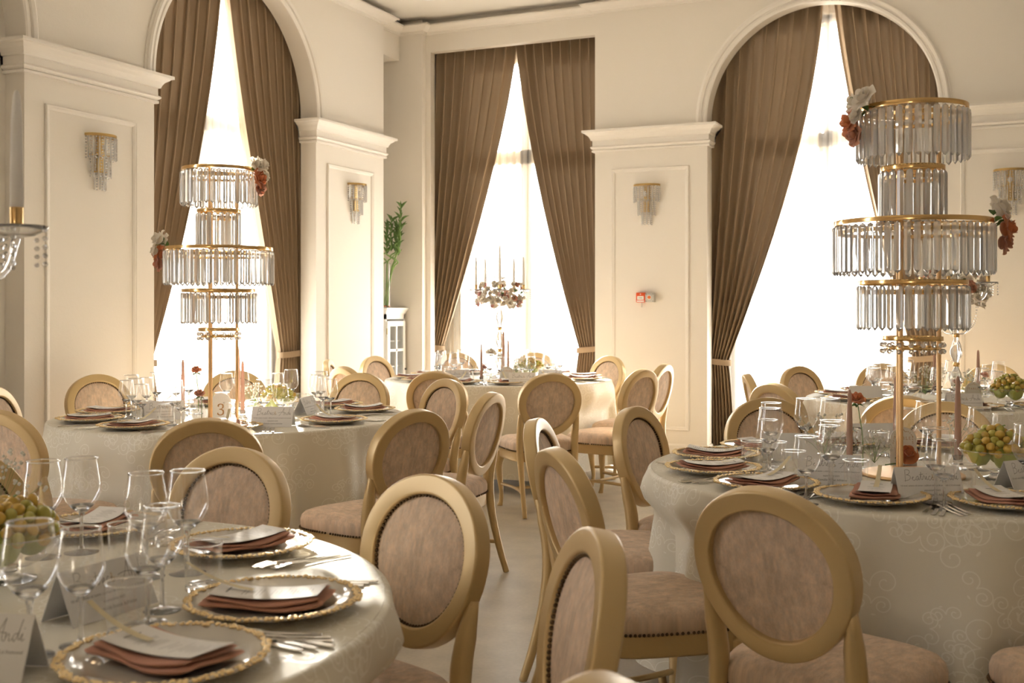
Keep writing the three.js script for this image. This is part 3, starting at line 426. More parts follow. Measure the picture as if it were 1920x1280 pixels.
const cardTex = canvasTex(800, 400, (g, w, h) => {
  g.fillStyle = '#ece9e6'; g.fillRect(0, 0, w, h); g.strokeStyle = '#4a423c'; g.lineWidth = 3.4; g.lineCap = 'round'; script(g, 'Beatrice ', 110, 160, 132); g.strokeStyle = '#c3a36c'; script(g, '&', 435, 155, 105); g.strokeStyle = '#4a423c'; script(g, 'Andi', 545, 160, 132);
  g.fillStyle = '#554c45'; g.textAlign = 'center'; g.font = 'italic 25px serif'; g.fillText('Vă mulțumim că sunteți alături de noi în această zi frumoasă', w / 2 + 5, 232); g.font = '26px serif'; g.fillText('septembrie 2023', w / 2 + 20, 290); g.font = 'italic 34px serif'; g.fillText('Familia Ioana Adriana', w / 2 + 30, 345);
}, true, false);
M.card = std(0xffffff, 0.7, { map: cardTex });
const cardP = (() => { const W = 0.196, H = 0.1, a = 24 * D2R, leaf = (s) => { const g = new THREE.BoxGeometry(W, H, 0.0012); const uv = g.attributes.uv; if (s < 0) for (let i = 0; i < uv.count; i++) uv.setXY(i, 0.01, 0.01); else for (let i = 0; i < uv.count; i++) { const f = Math.floor(i / 4); if (f !== 4) uv.setXY(i, 0.01, 0.01); } return g.translate(0, -H / 2, 0).rotateX(-s * a).translate(0, H * cos(a) + 0.001, 0); }; return pattern('tent_card', [['front_leaf', leaf(1), M.card], ['back_leaf', leaf(-1), M.paper]]); })();
for (const [px, py, tn, l] of [
  [1737, 934, 4, 'tent card with handwritten names in front of the gold poles'], [1555, 906, -14, 'tent card with handwritten names left of the gold poles'], [1922, 917, 28, 'tent card with handwritten names cut by the right edge'], [1480, 858, 172, 'blank back of a tent card behind the left wine glasses, right table'], [1640, 836, 186, 'blank back of a tent card behind the grapes side, right table'],
  [512, 799, -2, 'tent card with handwritten names right of the number 3 sign'], [307, 786, 26, 'tent card with handwritten names left of the pink candle'], [575, 776, 80, 'tent card seen edge-on beside the grapes, numbered table'],
  [979, 722, 2, 'tent card with handwritten names, front of the centre table'], [857, 716, 30, 'tent card turned away, left of the centre candelabrum'], [1032, 716, -28, 'tent card right of the centre candelabrum, before the grapes'],
  [1806, 769, 4, 'tent card with handwritten names on the far right table'], [1622, 752, 184, 'blank back of a tent card at the left of the far right table'],
  [-48, 1262, -6, 'tent card in the lower left corner, names cut off'], [190, 1148, 62, 'tent card turned sideways behind the wine glasses, lower left table']]) put(cardP, spot(px, py, TOP), TH + tn * D2R, l, 'tent card', 'tent cards');

// ---------- flowers ----------
function roseGeo(r, open = 1, sd = 1) {
  const gs = []; let s = sd * 77 + 3; const q = () => { s = (s * 16807) % 2147483647; return s / 2147483647; };
  const layers = [[0.26, 0.62, 3, 0.5], [0.46, 0.6, 4, 0.75], [0.7, 0.5, 5, 0.9], [0.96 * open, 0.36, 6, 1.1]];
  layers.forEach(([rad, h, n, flare], k) => { for (let i = 0; i < n; i++) { const a0 = i / n * 2 * PI + k * 0.7 + q() * 0.4, span = 2 * PI / n * 1.45, lift = q() * 0.08;
    gs.push(grid(5, 4, (u, v, o) => { const a = a0 + (u - 0.5) * span * (1 - 0.3 * v * v), R = r * rad * (0.3 + 0.7 * sin(min(1, v * 1.1) * PI / 2)) * (1 + (k === 3 ? 0.22 : 0.08) * v * v), y = r * (h * v * 1.35 - 0.25 - 0.18 * flare * v * v * (k > 1 ? 1.2 : 0.2) + lift - 0.25 * pow(abs(u - 0.5) * 2, 2) * v); o.set(cos(a) * R, y, sin(a) * R); })); } });
  gs.push(new THREE.SphereGeometry(r * 0.34, 8, 6).scale(1, 1.15, 1).translate(0, r * 0.12, 0), new THREE.SphereGeometry(r * 0.6, 10, 6).scale(1, 0.55, 1).translate(0, -r * 0.28, 0));
  return join(gs);
}
const ROSES = [roseGeo(1, 1, 1), roseGeo(1, 0.9, 2), roseGeo(1, 0.8, 3)], BUD = roseGeo(1, 0.62, 4);
const leafG = grid(4, 6, (u, v, o) => { const w = 0.32 * sin(pow(v, 0.8) * PI) * (u - 0.5) * 2; o.set(w, 0.12 * sin(v * PI) - abs(w) * 0.4 * -1, v); });
function bloom(parent, kind, mat, p, r, dir, nm = 'rose') { const m = part(nm, kind, mat, parent); m.position.copy(p); m.scale.setScalar(r); m.quaternion.setFromUnitVectors(V(0, 1, 0), dir.clone().normalize()); m.rotateY(rr(0, 6)); return m; }
function leaf(parent, p, l, dir) { const m = part('leaf', leafG, M.green, parent); m.position.copy(p); m.scale.set(l, l, l); m.quaternion.setFromUnitVectors(V(0, 0, 1), dir.clone().normalize()); return m; }
function gyp(n, R, sd, spread = 1) {                           // a sprig of baby's breath: fine stems ending in tiny white blossoms
  let s = sd; const q = () => { s = (s * 16807) % 2147483647; return s / 2147483647; }; const st = [], bl = [];
  for (let i = 0; i < n; i++) { const a = q() * 6.28, b = q() * 1.1 * spread, l = R * (0.7 + 0.5 * q()), e = V(cos(a) * sin(b) * l, cos(b) * l, sin(a) * sin(b) * l), k = e.clone().multiplyScalar(0.55).add(V(0, R * 0.08, 0)); st.push(tube([V(0, 0, 0), k, e], 0.0006, 4)); for (let j = 0; j < 4; j++) bl.push(new THREE.OctahedronGeometry(0.0035 + 0.0025 * q(), 1).translate(e.x + (q() - 0.5) * 0.03, e.y + (q() - 0.5) * 0.03, e.z + (q() - 0.5) * 0.03)); }
  return [join(st), join(bl)];
}

// ---------- crystal towers on three gold poles ----------
const prismG = (L) => outward(flat(lathe([[0, 0], [0.0115, 0.011], [0.0122, 0.018], [0.0122, L - 0.016], [0.0105, L - 0.006], [0, L]], 6).scale(1, 1, 0.62)));
const PR = { a: prismG(0.165), b: prismG(0.15) };
const beadG = outward(flat(new THREE.IcosahedronGeometry(0.0085, 1)));
function band(r, h = 0.015, t = 0.004) { return outward(lathe([[r - t, 0], [r, 0], [r, h], [r - t, h], [r - t, 0]], 72)); }
function tower(p, turn, label) {
  const o = thing('crystal_tower', label, 'table centrepiece', p, turn, 'crystal towers');
  part('base', lathe([[0, 0.0005], [0.16, 0.0005], [0.165, 0.003], [0.165, 0.009], [0.16, 0.012], [0, 0.012]], 64), M.goldSoft, o);
  const poles = [0, 1, 2].map((i) => { const A = [136, 256, 16][i] * D2R; return V(cos(A) * 0.082, 0, sin(A) * 0.082); });
  for (const q of poles) part('pole', tube([q.clone().setY(0.01), q.clone().setY(1.22)], 0.0075, 14), M.goldSoft, o);
  for (const [r, y, n, pr, drop] of [[0.175, 1.21, 38, 'a', 0.002], [0.103, 1.013, 22, 'a', 0.002], [0.252, 0.833, 54, 'a', 0.002], [0.174, 0.635, 38, 'b', 0.002], [0.097, 0.45, 16, null, 0]]) {
    const t = part('tier_ring', join(band(r).translate(0, y, 0), ...poles.map((q) => tube([V(0, y + 0.009, 0), q.clone().setLength(r - 0.002).setY(y + 0.009)], 0.0028, 6)), band(r - 0.012, 0.012, 0.003).translate(0, y - 0.03, 0)), M.gold, o);
    for (let i = 0; i < n; i++) { const a = i / n * 2 * PI, L = pr === 'a' ? 0.165 : 0.15;
      if (pr) { const m = part('crystal_prism', PR[pr], M.crystal, t); m.position.set(cos(a) * (r - 0.001), y - drop - L, sin(a) * (r - 0.001)); m.rotation.y = -a + PI / 2 + rr(-0.3, 0.3); }
      else for (let k = 0; k < 2; k++) { const m = part('crystal_bead', beadG, M.crystal, t); m.position.set(cos(a) * r, y - 0.014 - k * 0.021, sin(a) * r); } }
  }
  return o;
}
const stR = spot(1711, 892, TOP), stL = spot(411, 797, TOP);
tower(stR, TH, 'tall tiered crystal tower on gold poles, large right table');
tower(stL, TH + 0.5, 'tall tiered crystal tower before the left arched window');
function cluster(base, dy, r, ang, label) {
  const c = V(base.x + cos(ang) * r, TOP + dy, base.z + sin(ang) * r), o = thing('rose_cluster', label, 'flowers', c, 0, 'rose clusters'); o.scale.setScalar(1.28);
  const out = V(cos(ang), 0, sin(ang)), side = V(-sin(ang), 0, cos(ang));
  const put3 = (k, m, a, y, b, s) => { const q = side.clone().multiplyScalar(a).add(V(0, y, 0)).addScaledVector(out, b); bloom(o, ROSES[k], m, q, s, out.clone().multiplyScalar(0.8).add(q.clone().multiplyScalar(6)).add(V(0, 0.35, 0))); };
  put3(0, M.roseW, -0.024, 0.034, 0.02, 0.033); put3(1, M.roseW, 0.026, 0.03, 0.014, 0.031); put3(2, M.roseW, -0.014, -0.012, 0.034, 0.023); put3(0, M.roseR, 0.026, -0.022, 0.028, 0.034); put3(1, M.roseD, 0.01, -0.058, 0.024, 0.03);
  for (let i = 0; i < 4; i++) leaf(o, side.clone().multiplyScalar(rr(-0.02, 0.02)).add(V(0, rr(-0.02, 0.03), 0)), rr(0.03, 0.045), V(rr(-1, 1), rr(-0.3, 1), rr(-1, 1)).add(out));
}
const dirCam = (a) => { const d = at(cos(a * D2R), sin(a * D2R)); return Math.atan2(d.z, d.x); };
cluster(stR, 1.2, 0.182, dirCam(195), 'white and rust roses on the top ring of the right tower'); cluster(stR, 0.845, 0.255, dirCam(-12), 'white and rust roses on the wide ring of the right tower');
cluster(stL, 1.2, 0.182, dirCam(-8), 'white and rust roses on the top ring of the left tower'); cluster(stL, 0.845, 0.255, dirCam(186), 'white and rust roses on the wide ring of the left tower');

// ---------- glass candelabra ----------
const cups = lathe([[0, 0], [0.009, 0], [0.012, 0.004], [0.0125, 0.036], [0.0105, 0.038], [0, 0.038]], 20), candleG = lathe([[0, 0], [0.0122, 0], [0.0118, 0.06], [0.0098, 0.17], [0.0065, 0.215], [0.0035, 0.224], [0, 0.226]], 18);
const bobeche = outward(lathe([[0.006, 0], [0.03, 0.004], [0.05, 0.014], [0.058, 0.022], [0.0565, 0.0235], [0.048, 0.0165], [0.029, 0.0065], [0.006, 0.0045], [0.006, 0]], 28));
const string = (pts, r = 0.0042) => { const c = new THREE.CatmullRomCurve3(pts), n = max(3, Math.round(c.getLength() / (r * 2.5))), g = []; for (let i = 0; i < n; i++) { const q = c.getPoint(i / (n - 1)); g.push(new THREE.IcosahedronGeometry(r, 0).translate(q.x, q.y, q.z)); } return outward(flat(join(g))); };
function candelabrum(p, turn, label, flowers, armAng) {
  const o = thing('candelabrum', label, 'candelabrum', p, turn, 'glass candelabra');
  part('stem', outward(lathe([[0, 0.001], [0.085, 0.001], [0.088, 0.008], [0.05, 0.02], [0.022, 0.035], [0.014, 0.06], [0.03, 0.1], [0.038, 0.13], [0.03, 0.165], [0.014, 0.2], [0.013, 0.235], [0.032, 0.275], [0.036, 0.3], [0.024, 0.345], [0.013, 0.375], [0.013, 0.41], [0.02, 0.44], [0.034, 0.48], [0.026, 0.52], [0.012, 0.56], [0.012, 0.62], [0.02, 0.65], [0.011, 0.69], [0.011, 0.79], [0, 0.792]].map(([r, y]) => [r, y]), 28)), M.solid, o);
  for (const y of [0.222, 0.398, 0.615]) part('gold_collar', lathe([[0.0145, -0.014], [0.02, -0.012], [0.016, -0.004], [0.022, 0.002], [0.016, 0.009], [0.0145, 0.013]].map(([r, h]) => [r, y + h]), 20), M.gold, o);
  const holder = (x, y, z) => { const b = part('drip_dish', bobeche, M.solid, o); b.position.set(x, y, z); const g = part('candle_cup', cups, M.gold, o); g.position.set(x, y + 0.022, z); const k = part('candle', candleG, M.ivory, o); k.position.set(x, y + 0.056, z); };
  holder(0, 0.79, 0);
  armAng.forEach((deg) => { const a = deg * D2R, R = 0.2, x = cos(a) * R, z = sin(a) * R, f = (k, y) => V(cos(a) * R * k, y, sin(a) * R * k);
    part('arm', outward(tube([f(0.05, 0.655), f(0.3, 0.62), f(0.6, 0.6), f(0.88, 0.625), f(1, 0.69)], [0.009, 0.008, 0.008, 0.0075, 0.008], 10, 18)), M.solid, o); holder(x, 0.69, z);
    for (let i = 0; i < 5; i++) { const b = i / 5 * 2 * PI, q = V(x + cos(b) * 0.054, 0.705, z + sin(b) * 0.054); part('bead_drop', string([q, q.clone().setY(0.64)], 0.0055), M.crystal, o); }
    const a2 = a + 0.2, q = f(0.75, 0.6); part('bead_swag', string([q, V(cos(a2) * 0.12, 0.47, sin(a2) * 0.12), V(cos(a2) * 0.06, 0.41, sin(a2) * 0.06), V(cos(a2) * 0.02, 0.405, sin(a2) * 0.02)]), M.crystal, o); });
  if (flowers) {
    const g = thing('flower_wreath', flowers, 'flowers', V(p.x, p.y + 0.67, p.z), 0, 'flower wreaths');
    for (let i = 0; i < 84; i++) { const a = i * 2.399, R = 0.05 + 0.15 * sqrt(rnd()), q = V(cos(a) * R, rr(-0.1, 0.1), sin(a) * R), d = V(cos(a), rr(-0.2, 1), sin(a)); const pink = rnd(); bloom(g, rnd() < 0.65 ? ROSES[i % 3] : BUD, pink < 0.7 ? M.roseW : pink < 0.85 ? M.roseP : M.roseD, q, rr(0.02, 0.034), d); }
    for (let i = 0; i < 26; i++) { const a = rr(0, 6.28), R = rr(0.1, 0.19); leaf(g, V(cos(a) * R, rr(-0.1, 0.1), sin(a) * R), rr(0.025, 0.045), V(cos(a), rr(-0.6, 0.8), sin(a))); }
  }
  return o;
}
candelabrum(spot(937, 708, TOP), 0.3, 'tall glass candelabrum with five candles before the centre window', 'pink and white roses wreathed on the centre candelabrum', [10, 82, 154, 226, 298]);
candelabrum(spot(1793, 752, TOP), 0.1, 'tall glass candelabrum on the far right table', 'pink and white roses wreathed on the far right candelabrum', [-38, 34, 106, 178, 250]);
candelabrum(at(-1.143, 2.11, TOP), TH, 'tall glass candelabrum cut off by the left edge', null, [-2, 70, 142, 214, 286]);

// ---------- table decorations ----------
const taperG = lathe([[0, 0], [0.0105, 0], [0.011, 0.01], [0.0095, 0.16], [0.0065, 0.25], [0.0035, 0.262], [0, 0.264]], 16), holderG = outward(lathe([[0, 0.0004], [0.026, 0.0004], [0.027, 0.006], [0.018, 0.014], [0.0135, 0.024], [0.0155, 0.045], [0.0135, 0.047], [0.0118, 0.03], [0, 0.028]], 24));
const taperP = pattern('taper_candle', [['candle', taperG.clone().translate(0, 0.03, 0), M.taupe], ['glass_holder', holderG, M.solid]]);
for (const [px, py, s, l] of [[343, 780, 1, 'taupe taper candle left of the roses, numbered table'], [446, 776, 1.22, 'taller taupe taper candle right of the poles, numbered table'], [455, 786, 1.0, 'shorter taupe taper candle right of the poles, numbered table'],
  [893, 718, 1, 'taupe taper candle left of the centre candelabrum'], [944, 712, 1.3, 'taller taupe taper candle right of the centre candelabrum'], [948, 709, 1.05, 'taupe taper candle behind the taller one, centre table'],
  [1593, 893, 0.98, 'taupe taper candle left of the gold poles'], [1680, 858, 1.04, 'taupe taper candle between the gold poles'], [1796, 880, 1.1, 'taupe taper candle beside the grapes, large right table'], [1834, 752, 1.05, 'taupe taper candle right of the far candelabrum'], [1752, 740, 1, 'taupe taper candle left of the far candelabrum']])
  { const o = put(taperP, spot(px, py, TOP), 0, l, 'candle', 'taupe taper candles'); o.scale.setScalar(s); }
const vaseP = pattern('bud_vase', [['glass', lathe([[0.001, 0.004], [0.024, 0.004], [0.032, 0.018], [0.03, 0.038], [0.014, 0.07], [0.009, 0.095], [0.01, 0.13], [0.013, 0.136]], 28), M.glass], ['base', outward(lathe([[0, 0.0004], [0.024, 0.0004], [0.025, 0.0035], [0, 0.0037]], 24)), M.solid]]);
function stemRose(px, py, mat, hgt, lean, l, r = 0.026) { const p = spot(px, py, TOP); put(vaseP, p, 0, `small clear bud vase holding the ${l}`, 'vase', 'bud vases'); const o = thing('cut_rose', l, 'flower', p, TH, 'cut roses'); const tip = V(lean, hgt, 0); part('stalk', tube([V(0, 0.012, 0), V(lean * 0.1, 0.12, 0), V(lean * 0.6, hgt * 0.8, 0), tip], 0.0017, 6, 10), M.stalk, o); bloom(o, ROSES[1], mat, tip.clone().add(V(0, r * 0.4, 0)), r, V(lean * 6 + 0.2, 1, 0.5), 'blossom'); for (let i = 0; i < 3; i++) leaf(o, tip.clone().add(V(0, -0.012, 0)), 0.025, V(cos(i * 2), -0.3, sin(i * 2))); }
stemRose(372, 776, M.roseR, 0.225, -0.012, 'peach rose above the numbered table'); stemRose(378, 790, M.roseD, 0.13, -0.01, 'dusty low rose beside the number 3'); stemRose(1618, 880, M.roseR, 0.235, -0.02, 'rust rose seen through a wine glass, right table', 0.03); stemRose(905, 716, M.roseP, 0.105, 0.01, 'pink bud in front of the centre candelabrum'); stemRose(921, 712, M.roseW, 0.2, 0.0, 'white bloom left of the centre candelabrum stem', 0.045); stemRose(1798, 757, M.roseD, 0.12, -0.01, 'rust rose before the far candelabrum'); stemRose(1847, 744, M.roseR, 0.13, 0, 'red rose right of the far table sign');
{ const p = spot(1700, 872, TOP), o = thing('cut_rose', 'open rust rose lying against the table sign, right table', 'flower', V(p.x, TOP, p.z), TH, 'cut roses'); bloom(o, ROSES[0], M.roseR, V(0.0, 0.045, 0.01), 0.036, V(0.1, 0.5, 1), 'blossom'); part('stalk', tube([V(0, 0.03, 0), V(-0.02, 0.012, 0), V(-0.08, 0.003, 0.01)], 0.002, 6, 8), M.stalk, o); leaf(o, V(-0.02, 0.02, 0), 0.03, V(-1, 0.2, 0.5)); }
for (const [px, py, n, R, l] of [[478, 768, 26, 0.11, 'sprig of white baby\'s breath left of the grapes, numbered table'], [985, 708, 40, 0.14, 'sprig of white baby\'s breath right of the centre candelabrum'], [1652, 882, 16, 0.09, 'sprig of white baby\'s breath left of the right table sign'], [1790, 855, 14, 0.12, 'sprig of white baby\'s breath behind the grapes, right table'], [1735, 745, 40, 0.17, 'airy baby\'s breath left of the far candelabrum'], [1812, 742, 34, 0.13, 'airy baby\'s breath right of the far candelabrum'], [1545, 868, 18, 0.13, 'sprig of white baby\'s breath behind the left wine glasses'], [-8, 1010, 26, 0.16, 'blurred baby\'s breath at the left edge']]) {
  const p = spot(px, py, TOP), [a, b] = gyp(n, R, Math.round(px) + 900, 1), g = thing('babys_breath', l, 'flowers', p, 0, 'baby\'s breath sprigs'); part('stems', a.translate(0, 0.02, 0), M.stalk, g); part('blossoms', b.translate(0, 0.02, 0), M.gyp, g); part('tube_vase', lathe([[0.001, 0.001], [0.012, 0.001], [0.012, 0.05], [0.013, 0.052]], 16), M.glass, g);
}
// bowls of grapes and pears
const sph = new THREE.SphereGeometry(1, 14, 10), bowlThin = lathe([[0.02, 0.03], [0.05, 0.034], [0.085, 0.055], [0.108, 0.09], [0.112, 0.096]], 44);
const footG = outward(lathe([[0, 0.0004], [0.05, 0.0004], [0.052, 0.005], [0.02, 0.012], [0.012, 0.024], [0.024, 0.0296], [0, 0.0298]], 36));
function fruitBowl(p, words, sc, n, warm) {
  const b = thing('footed_bowl', `clear footed glass bowl of fruit, ${words}`, 'bowl', p, 0, 'glass fruit bowls'); part('bowl', bowlThin, M.glass, b); part('rim', outward(torus(0.112, 0.0016, 0.096, 56)), M.solid, b); part('foot', footG, M.solid, b); b.scale.setScalar(sc);
  for (const [i, [x, z, y, r]] of [[-0.045, 0.025, 0.078, 0.036], [0.03, 0.045, 0.076, 0.038], [0.012, -0.045, 0.08, 0.036]].entries()) { const o = thing('pear', `${['left', 'front', 'rear'][i]} green pear under the grapes, ${words}`, 'pear', p.clone().add(V(x * sc, y * sc, z * sc)), i, 'green pears'); part('fruit', outward(lathe([[0, -1], [0.5, -0.9], [0.95, -0.35], [1, 0], [0.85, 0.45], [0.5, 0.95], [0.3, 1.25], [0, 1.32]].map(([a, c]) => [a * r * sc, c * r * sc * 0.9]), 20)).rotateZ(1.1), M.pear, o); }
  const g = thing('grape_bunch', `bunch of ${warm ? 'golden green' : 'green'} grapes heaped in the bowl, ${words}`, 'grapes', p.clone().add(V(0, 0.1 * sc, 0)), 0, 'grape bunches');
  for (let i = 0; i < n; i++) { const a = i * 2.399, k = sqrt((i + 0.5) / n), R = 0.098 * k, m = part('grape', sph, rnd() < warm ? M.grapeB : M.grape, g), r = rr(0.011, 0.0142) * sc; m.position.set(cos(a) * R * sc, (0.062 * (1 - k * k) + rr(-0.008, 0.01)) * sc, sin(a) * R * sc); m.scale.set(r, r * 1.12, r); m.rotation.set(rr(0, 3), 0, rr(0, 3)); }
  for (let i = 0; i < n * 0.6; i++) { const a = i * 2.399 + 1, R = 0.092 * sqrt((i + 0.5) / n / 0.6), m = part('grape', sph, rnd() < warm ? M.grapeB : M.grape, g), r = 0.0128 * sc; m.position.set(cos(a) * R * sc, -0.012 * sc + 0.03 * sc * (1 - R / 0.1), sin(a) * R * sc); m.scale.setScalar(r); }
  part('stalk', tube([V(0, 0.02, 0), V(0.01, 0.07 * sc, 0), V(0.03, 0.078 * sc, 0.01)], 0.002, 6, 6), M.stalk, g);
}
fruitBowl(spot(1866, 898, TOP), 'large right table', 1, 52, 0.45); fruitBowl(spot(520, 777, TOP), 'numbered table', 0.92, 42, 0.15); fruitBowl(spot(996, 708, TOP), 'centre table', 0.95, 48, 0.35); fruitBowl(spot(1893, 762, TOP), 'far right table', 1.05, 48, 0.3); fruitBowl(spot(18, 1088, TOP), 'left edge, lower left table', 1.0, 52, 0.6);
// table signs
function signBoard(p, turn, w, h, draw, l) { const s = new THREE.Shape(); s.moveTo(-w / 2, 0); s.lineTo(w / 2, 0); s.lineTo(w / 2, h - w / 2); s.absarc(0, h - w / 2, w / 2, 0, PI, false); s.closePath(); const g = new THREE.ExtrudeGeometry(s, { depth: 0.003, bevelEnabled: false, curveSegments: 24 }); const uv = g.attributes.uv, q = g.attributes.position; for (let i = 0; i < uv.count; i++) uv.setXY(i, q.getX(i) / w + 0.5, q.getY(i) / h); const o = thing('table_sign', l, 'sign', p, turn, 'arched table signs'); const b = part('board', g.rotateX(-0.06), std(0xffffff, 0.5, { map: canvasTex(256, 320, draw, true, false) }), o); part('foot_block', rbox(w * 0.6, 0.012, 0.03, 0.003, 0, 0.0062, -0.006), M.white, o); return o; }
const deco = (g, w) => { g.fillStyle = '#c9a87c'; for (let i = 0; i < 26; i++) { const a = PI + i / 25 * PI; g.beginPath(); g.ellipse(w / 2 + cos(a) * 98 + 8 * sin(i * 7), 128 + sin(a) * 100 + 6 * cos(i * 5), 6, 3, i, 0, 6.3); g.fill(); } };
signBoard(spot(414, 787, TOP), TH + 0.05, 0.105, 0.135, (g, w, h) => { g.fillStyle = '#f6f2ea'; g.fillRect(0, 0, w, h); g.fillStyle = '#b98a55'; g.font = '190px serif'; g.textAlign = 'center'; g.fillText('3', w / 2, 265); }, 'small arched sign with a copper number 3');
signBoard(spot(1694, 872, TOP), TH - 0.1, 0.092, 0.135, (g, w, h) => { g.fillStyle = '#f2ece2'; g.fillRect(0, 0, w, h); deco(g, w); g.fillStyle = '#c08a50'; g.font = '34px serif'; g.textAlign = 'center'; g.fillText('T A B L E', w / 2, 105); }, 'arched cream sign lettered TABLE among the gold poles');
signBoard(spot(950, 716, TOP), TH, 0.11, 0.12, (g, w, h) => { g.fillStyle = '#f2ece2'; g.fillRect(0, 0, w, h); deco(g, w); g.fillStyle = '#c08a50'; g.font = '34px serif'; g.textAlign = 'center'; g.fillText('T A B L E', w / 2, 105); }, 'arched cream sign before the centre candelabrum');
signBoard(spot(1826, 758, TOP), TH + 0.1, 0.11, 0.13, (g, w, h) => { g.fillStyle = '#f2ece2'; g.fillRect(0, 0, w, h); deco(g, w); g.fillStyle = '#c08a50'; g.font = '34px serif'; g.textAlign = 'center'; g.fillText('T A B L E', w / 2, 105); }, 'arched cream sign right of the far candelabrum');

// ---------- wall sconces ----------
const rodG = outward(flat(new THREE.CylinderGeometry(0.006, 0.006, 1, 6).translate(0, 0.5, 0)));
function sconce(p, turn, label) {
  const o = thing('wall_sconce', label, 'wall lamp', p, turn, 'crystal wall sconces');           // local +z out of the wall, y = 0 at the top ring
  part('backplate', rbox(0.055, 0.24, 0.018, 0.004, 0, -0.12, 0.01), M.goldOld, o);
  const half = (r, h, t, y) => { const out = [], s = 20; return grid(s, 5, (u, v, q) => { const a = u * PI, e = [[r, 0], [r, h], [r - t, h], [r - t, 0], [r, 0], [r, 0]][Math.round(v * 5)]; q.set(cos(a) * e[0], y + e[1], sin(a) * e[0] * 0.85); }); };
  for (const [r, y, n, L] of [[0.125, 0, 19, 0.14], [0.085, -0.125, 13, 0.135], [0.05, -0.235, 8, 0.11]]) {
    const ring = part('tier_ring', join(half(r, y ? 0.008 : 0.018, 0.006, y - 0.004), box(r * 2, 0.004, 0.02, 0, y + 0.004, 0.012)), M.goldOld, o);
    for (let i = 0; i < n; i++) { const a = (i + 0.5) / n * PI, x = cos(a) * (r - 0.003), z = sin(a) * (r - 0.003) * 0.85;
      if (i % 2) { const m = part('crystal_rod', rodG, M.crystal, ring); m.position.set(x, y - 0.008 - L, z); m.scale.y = L; }
      else part('bead_string', string([V(x, y - 0.01, z), V(x, y - 0.008 - L, z)], 0.0066), M.crystal, ring); }
  }
  part('bulb', new THREE.SphereGeometry(0.016, 10, 8).scale(1, 1.5, 1).translate(0, -0.075, 0.055), M.white, o);
}

sconce(V(LX, 2.465, -5.645), PI / 2, 'crystal wall sconce on the nearer left pilaster'); sconce(V(LX, 2.465, -8.82), PI / 2, 'crystal wall sconce on the pilaster right of the left window'); sconce(V(-3.035, 2.445, BZ), 0, 'crystal wall sconce above the fire alarm box'); sconce(V(0.0, 2.43, BZ), 0, 'crystal wall sconce at the right edge of the photo');

// ---------- fire alarm point, cabinet, lucky bamboo, ceiling lamps ----------
{ const o = thing('fire_alarm_box', 'red square fire alarm call point on the middle pilaster', 'fire alarm', V(-3.083, 1.425, BZ)); part('housing', rbox(0.087, 0.09, 0.045, 0.006, 0, 0, 0.0235), M.red, o); const t = canvasTex(128, 80, (g, w, h) => { g.fillStyle = '#e9e4da'; g.fillRect(0, 0, w, h); g.fillStyle = '#3a3530'; for (const x of [38, 64, 90]) { g.beginPath(); g.arc(x, 40, 7, 0, 7); g.fill(); } g.fillRect(30, 38, 68, 3); }, true, false); part('press_plate', box(0.062, 0.034, 0.002, 0, -0.004, 0.0475), std(0xffffff, 0.4, { map: t }), o); part('lower_label', box(0.07, 0.012, 0.002, 0, -0.034, 0.0475), M.white, o); part('indicator_lamp', new THREE.SphereGeometry(0.006, 8, 6).translate(0, 0.03, 0.046), M.white, o); part('key_tag', rbox(0.01, 0.045, 0.003, 0.001, 0.004, -0.068, 0.02), M.grey, o);
  const b = thing('push_button_box', 'small grey box with orange push button beside the fire alarm', 'switch', V(-2.993, 1.423, BZ)); part('housing', rbox(0.082, 0.082, 0.06, 0.005, 0, 0, 0.031), M.grey, b); part('button_collar', new THREE.CylinderGeometry(0.021, 0.021, 0.012, 20).rotateX(PI / 2).translate(0, 0.003, 0.066), M.white, b); part('button', new THREE.CylinderGeometry(0.014, 0.016, 0.014, 20).rotateX(PI / 2).translate(0, 0.003, 0.077), M.orange, b); for (const [x, y] of [[-1, -1], [1, -1], [-1, 1], [1, 1]]) part('screw', new THREE.CylinderGeometry(0.004, 0.004, 0.004, 8).rotateX(PI / 2).translate(x * 0.032, y * 0.032, 0.062), M.dark, b); }
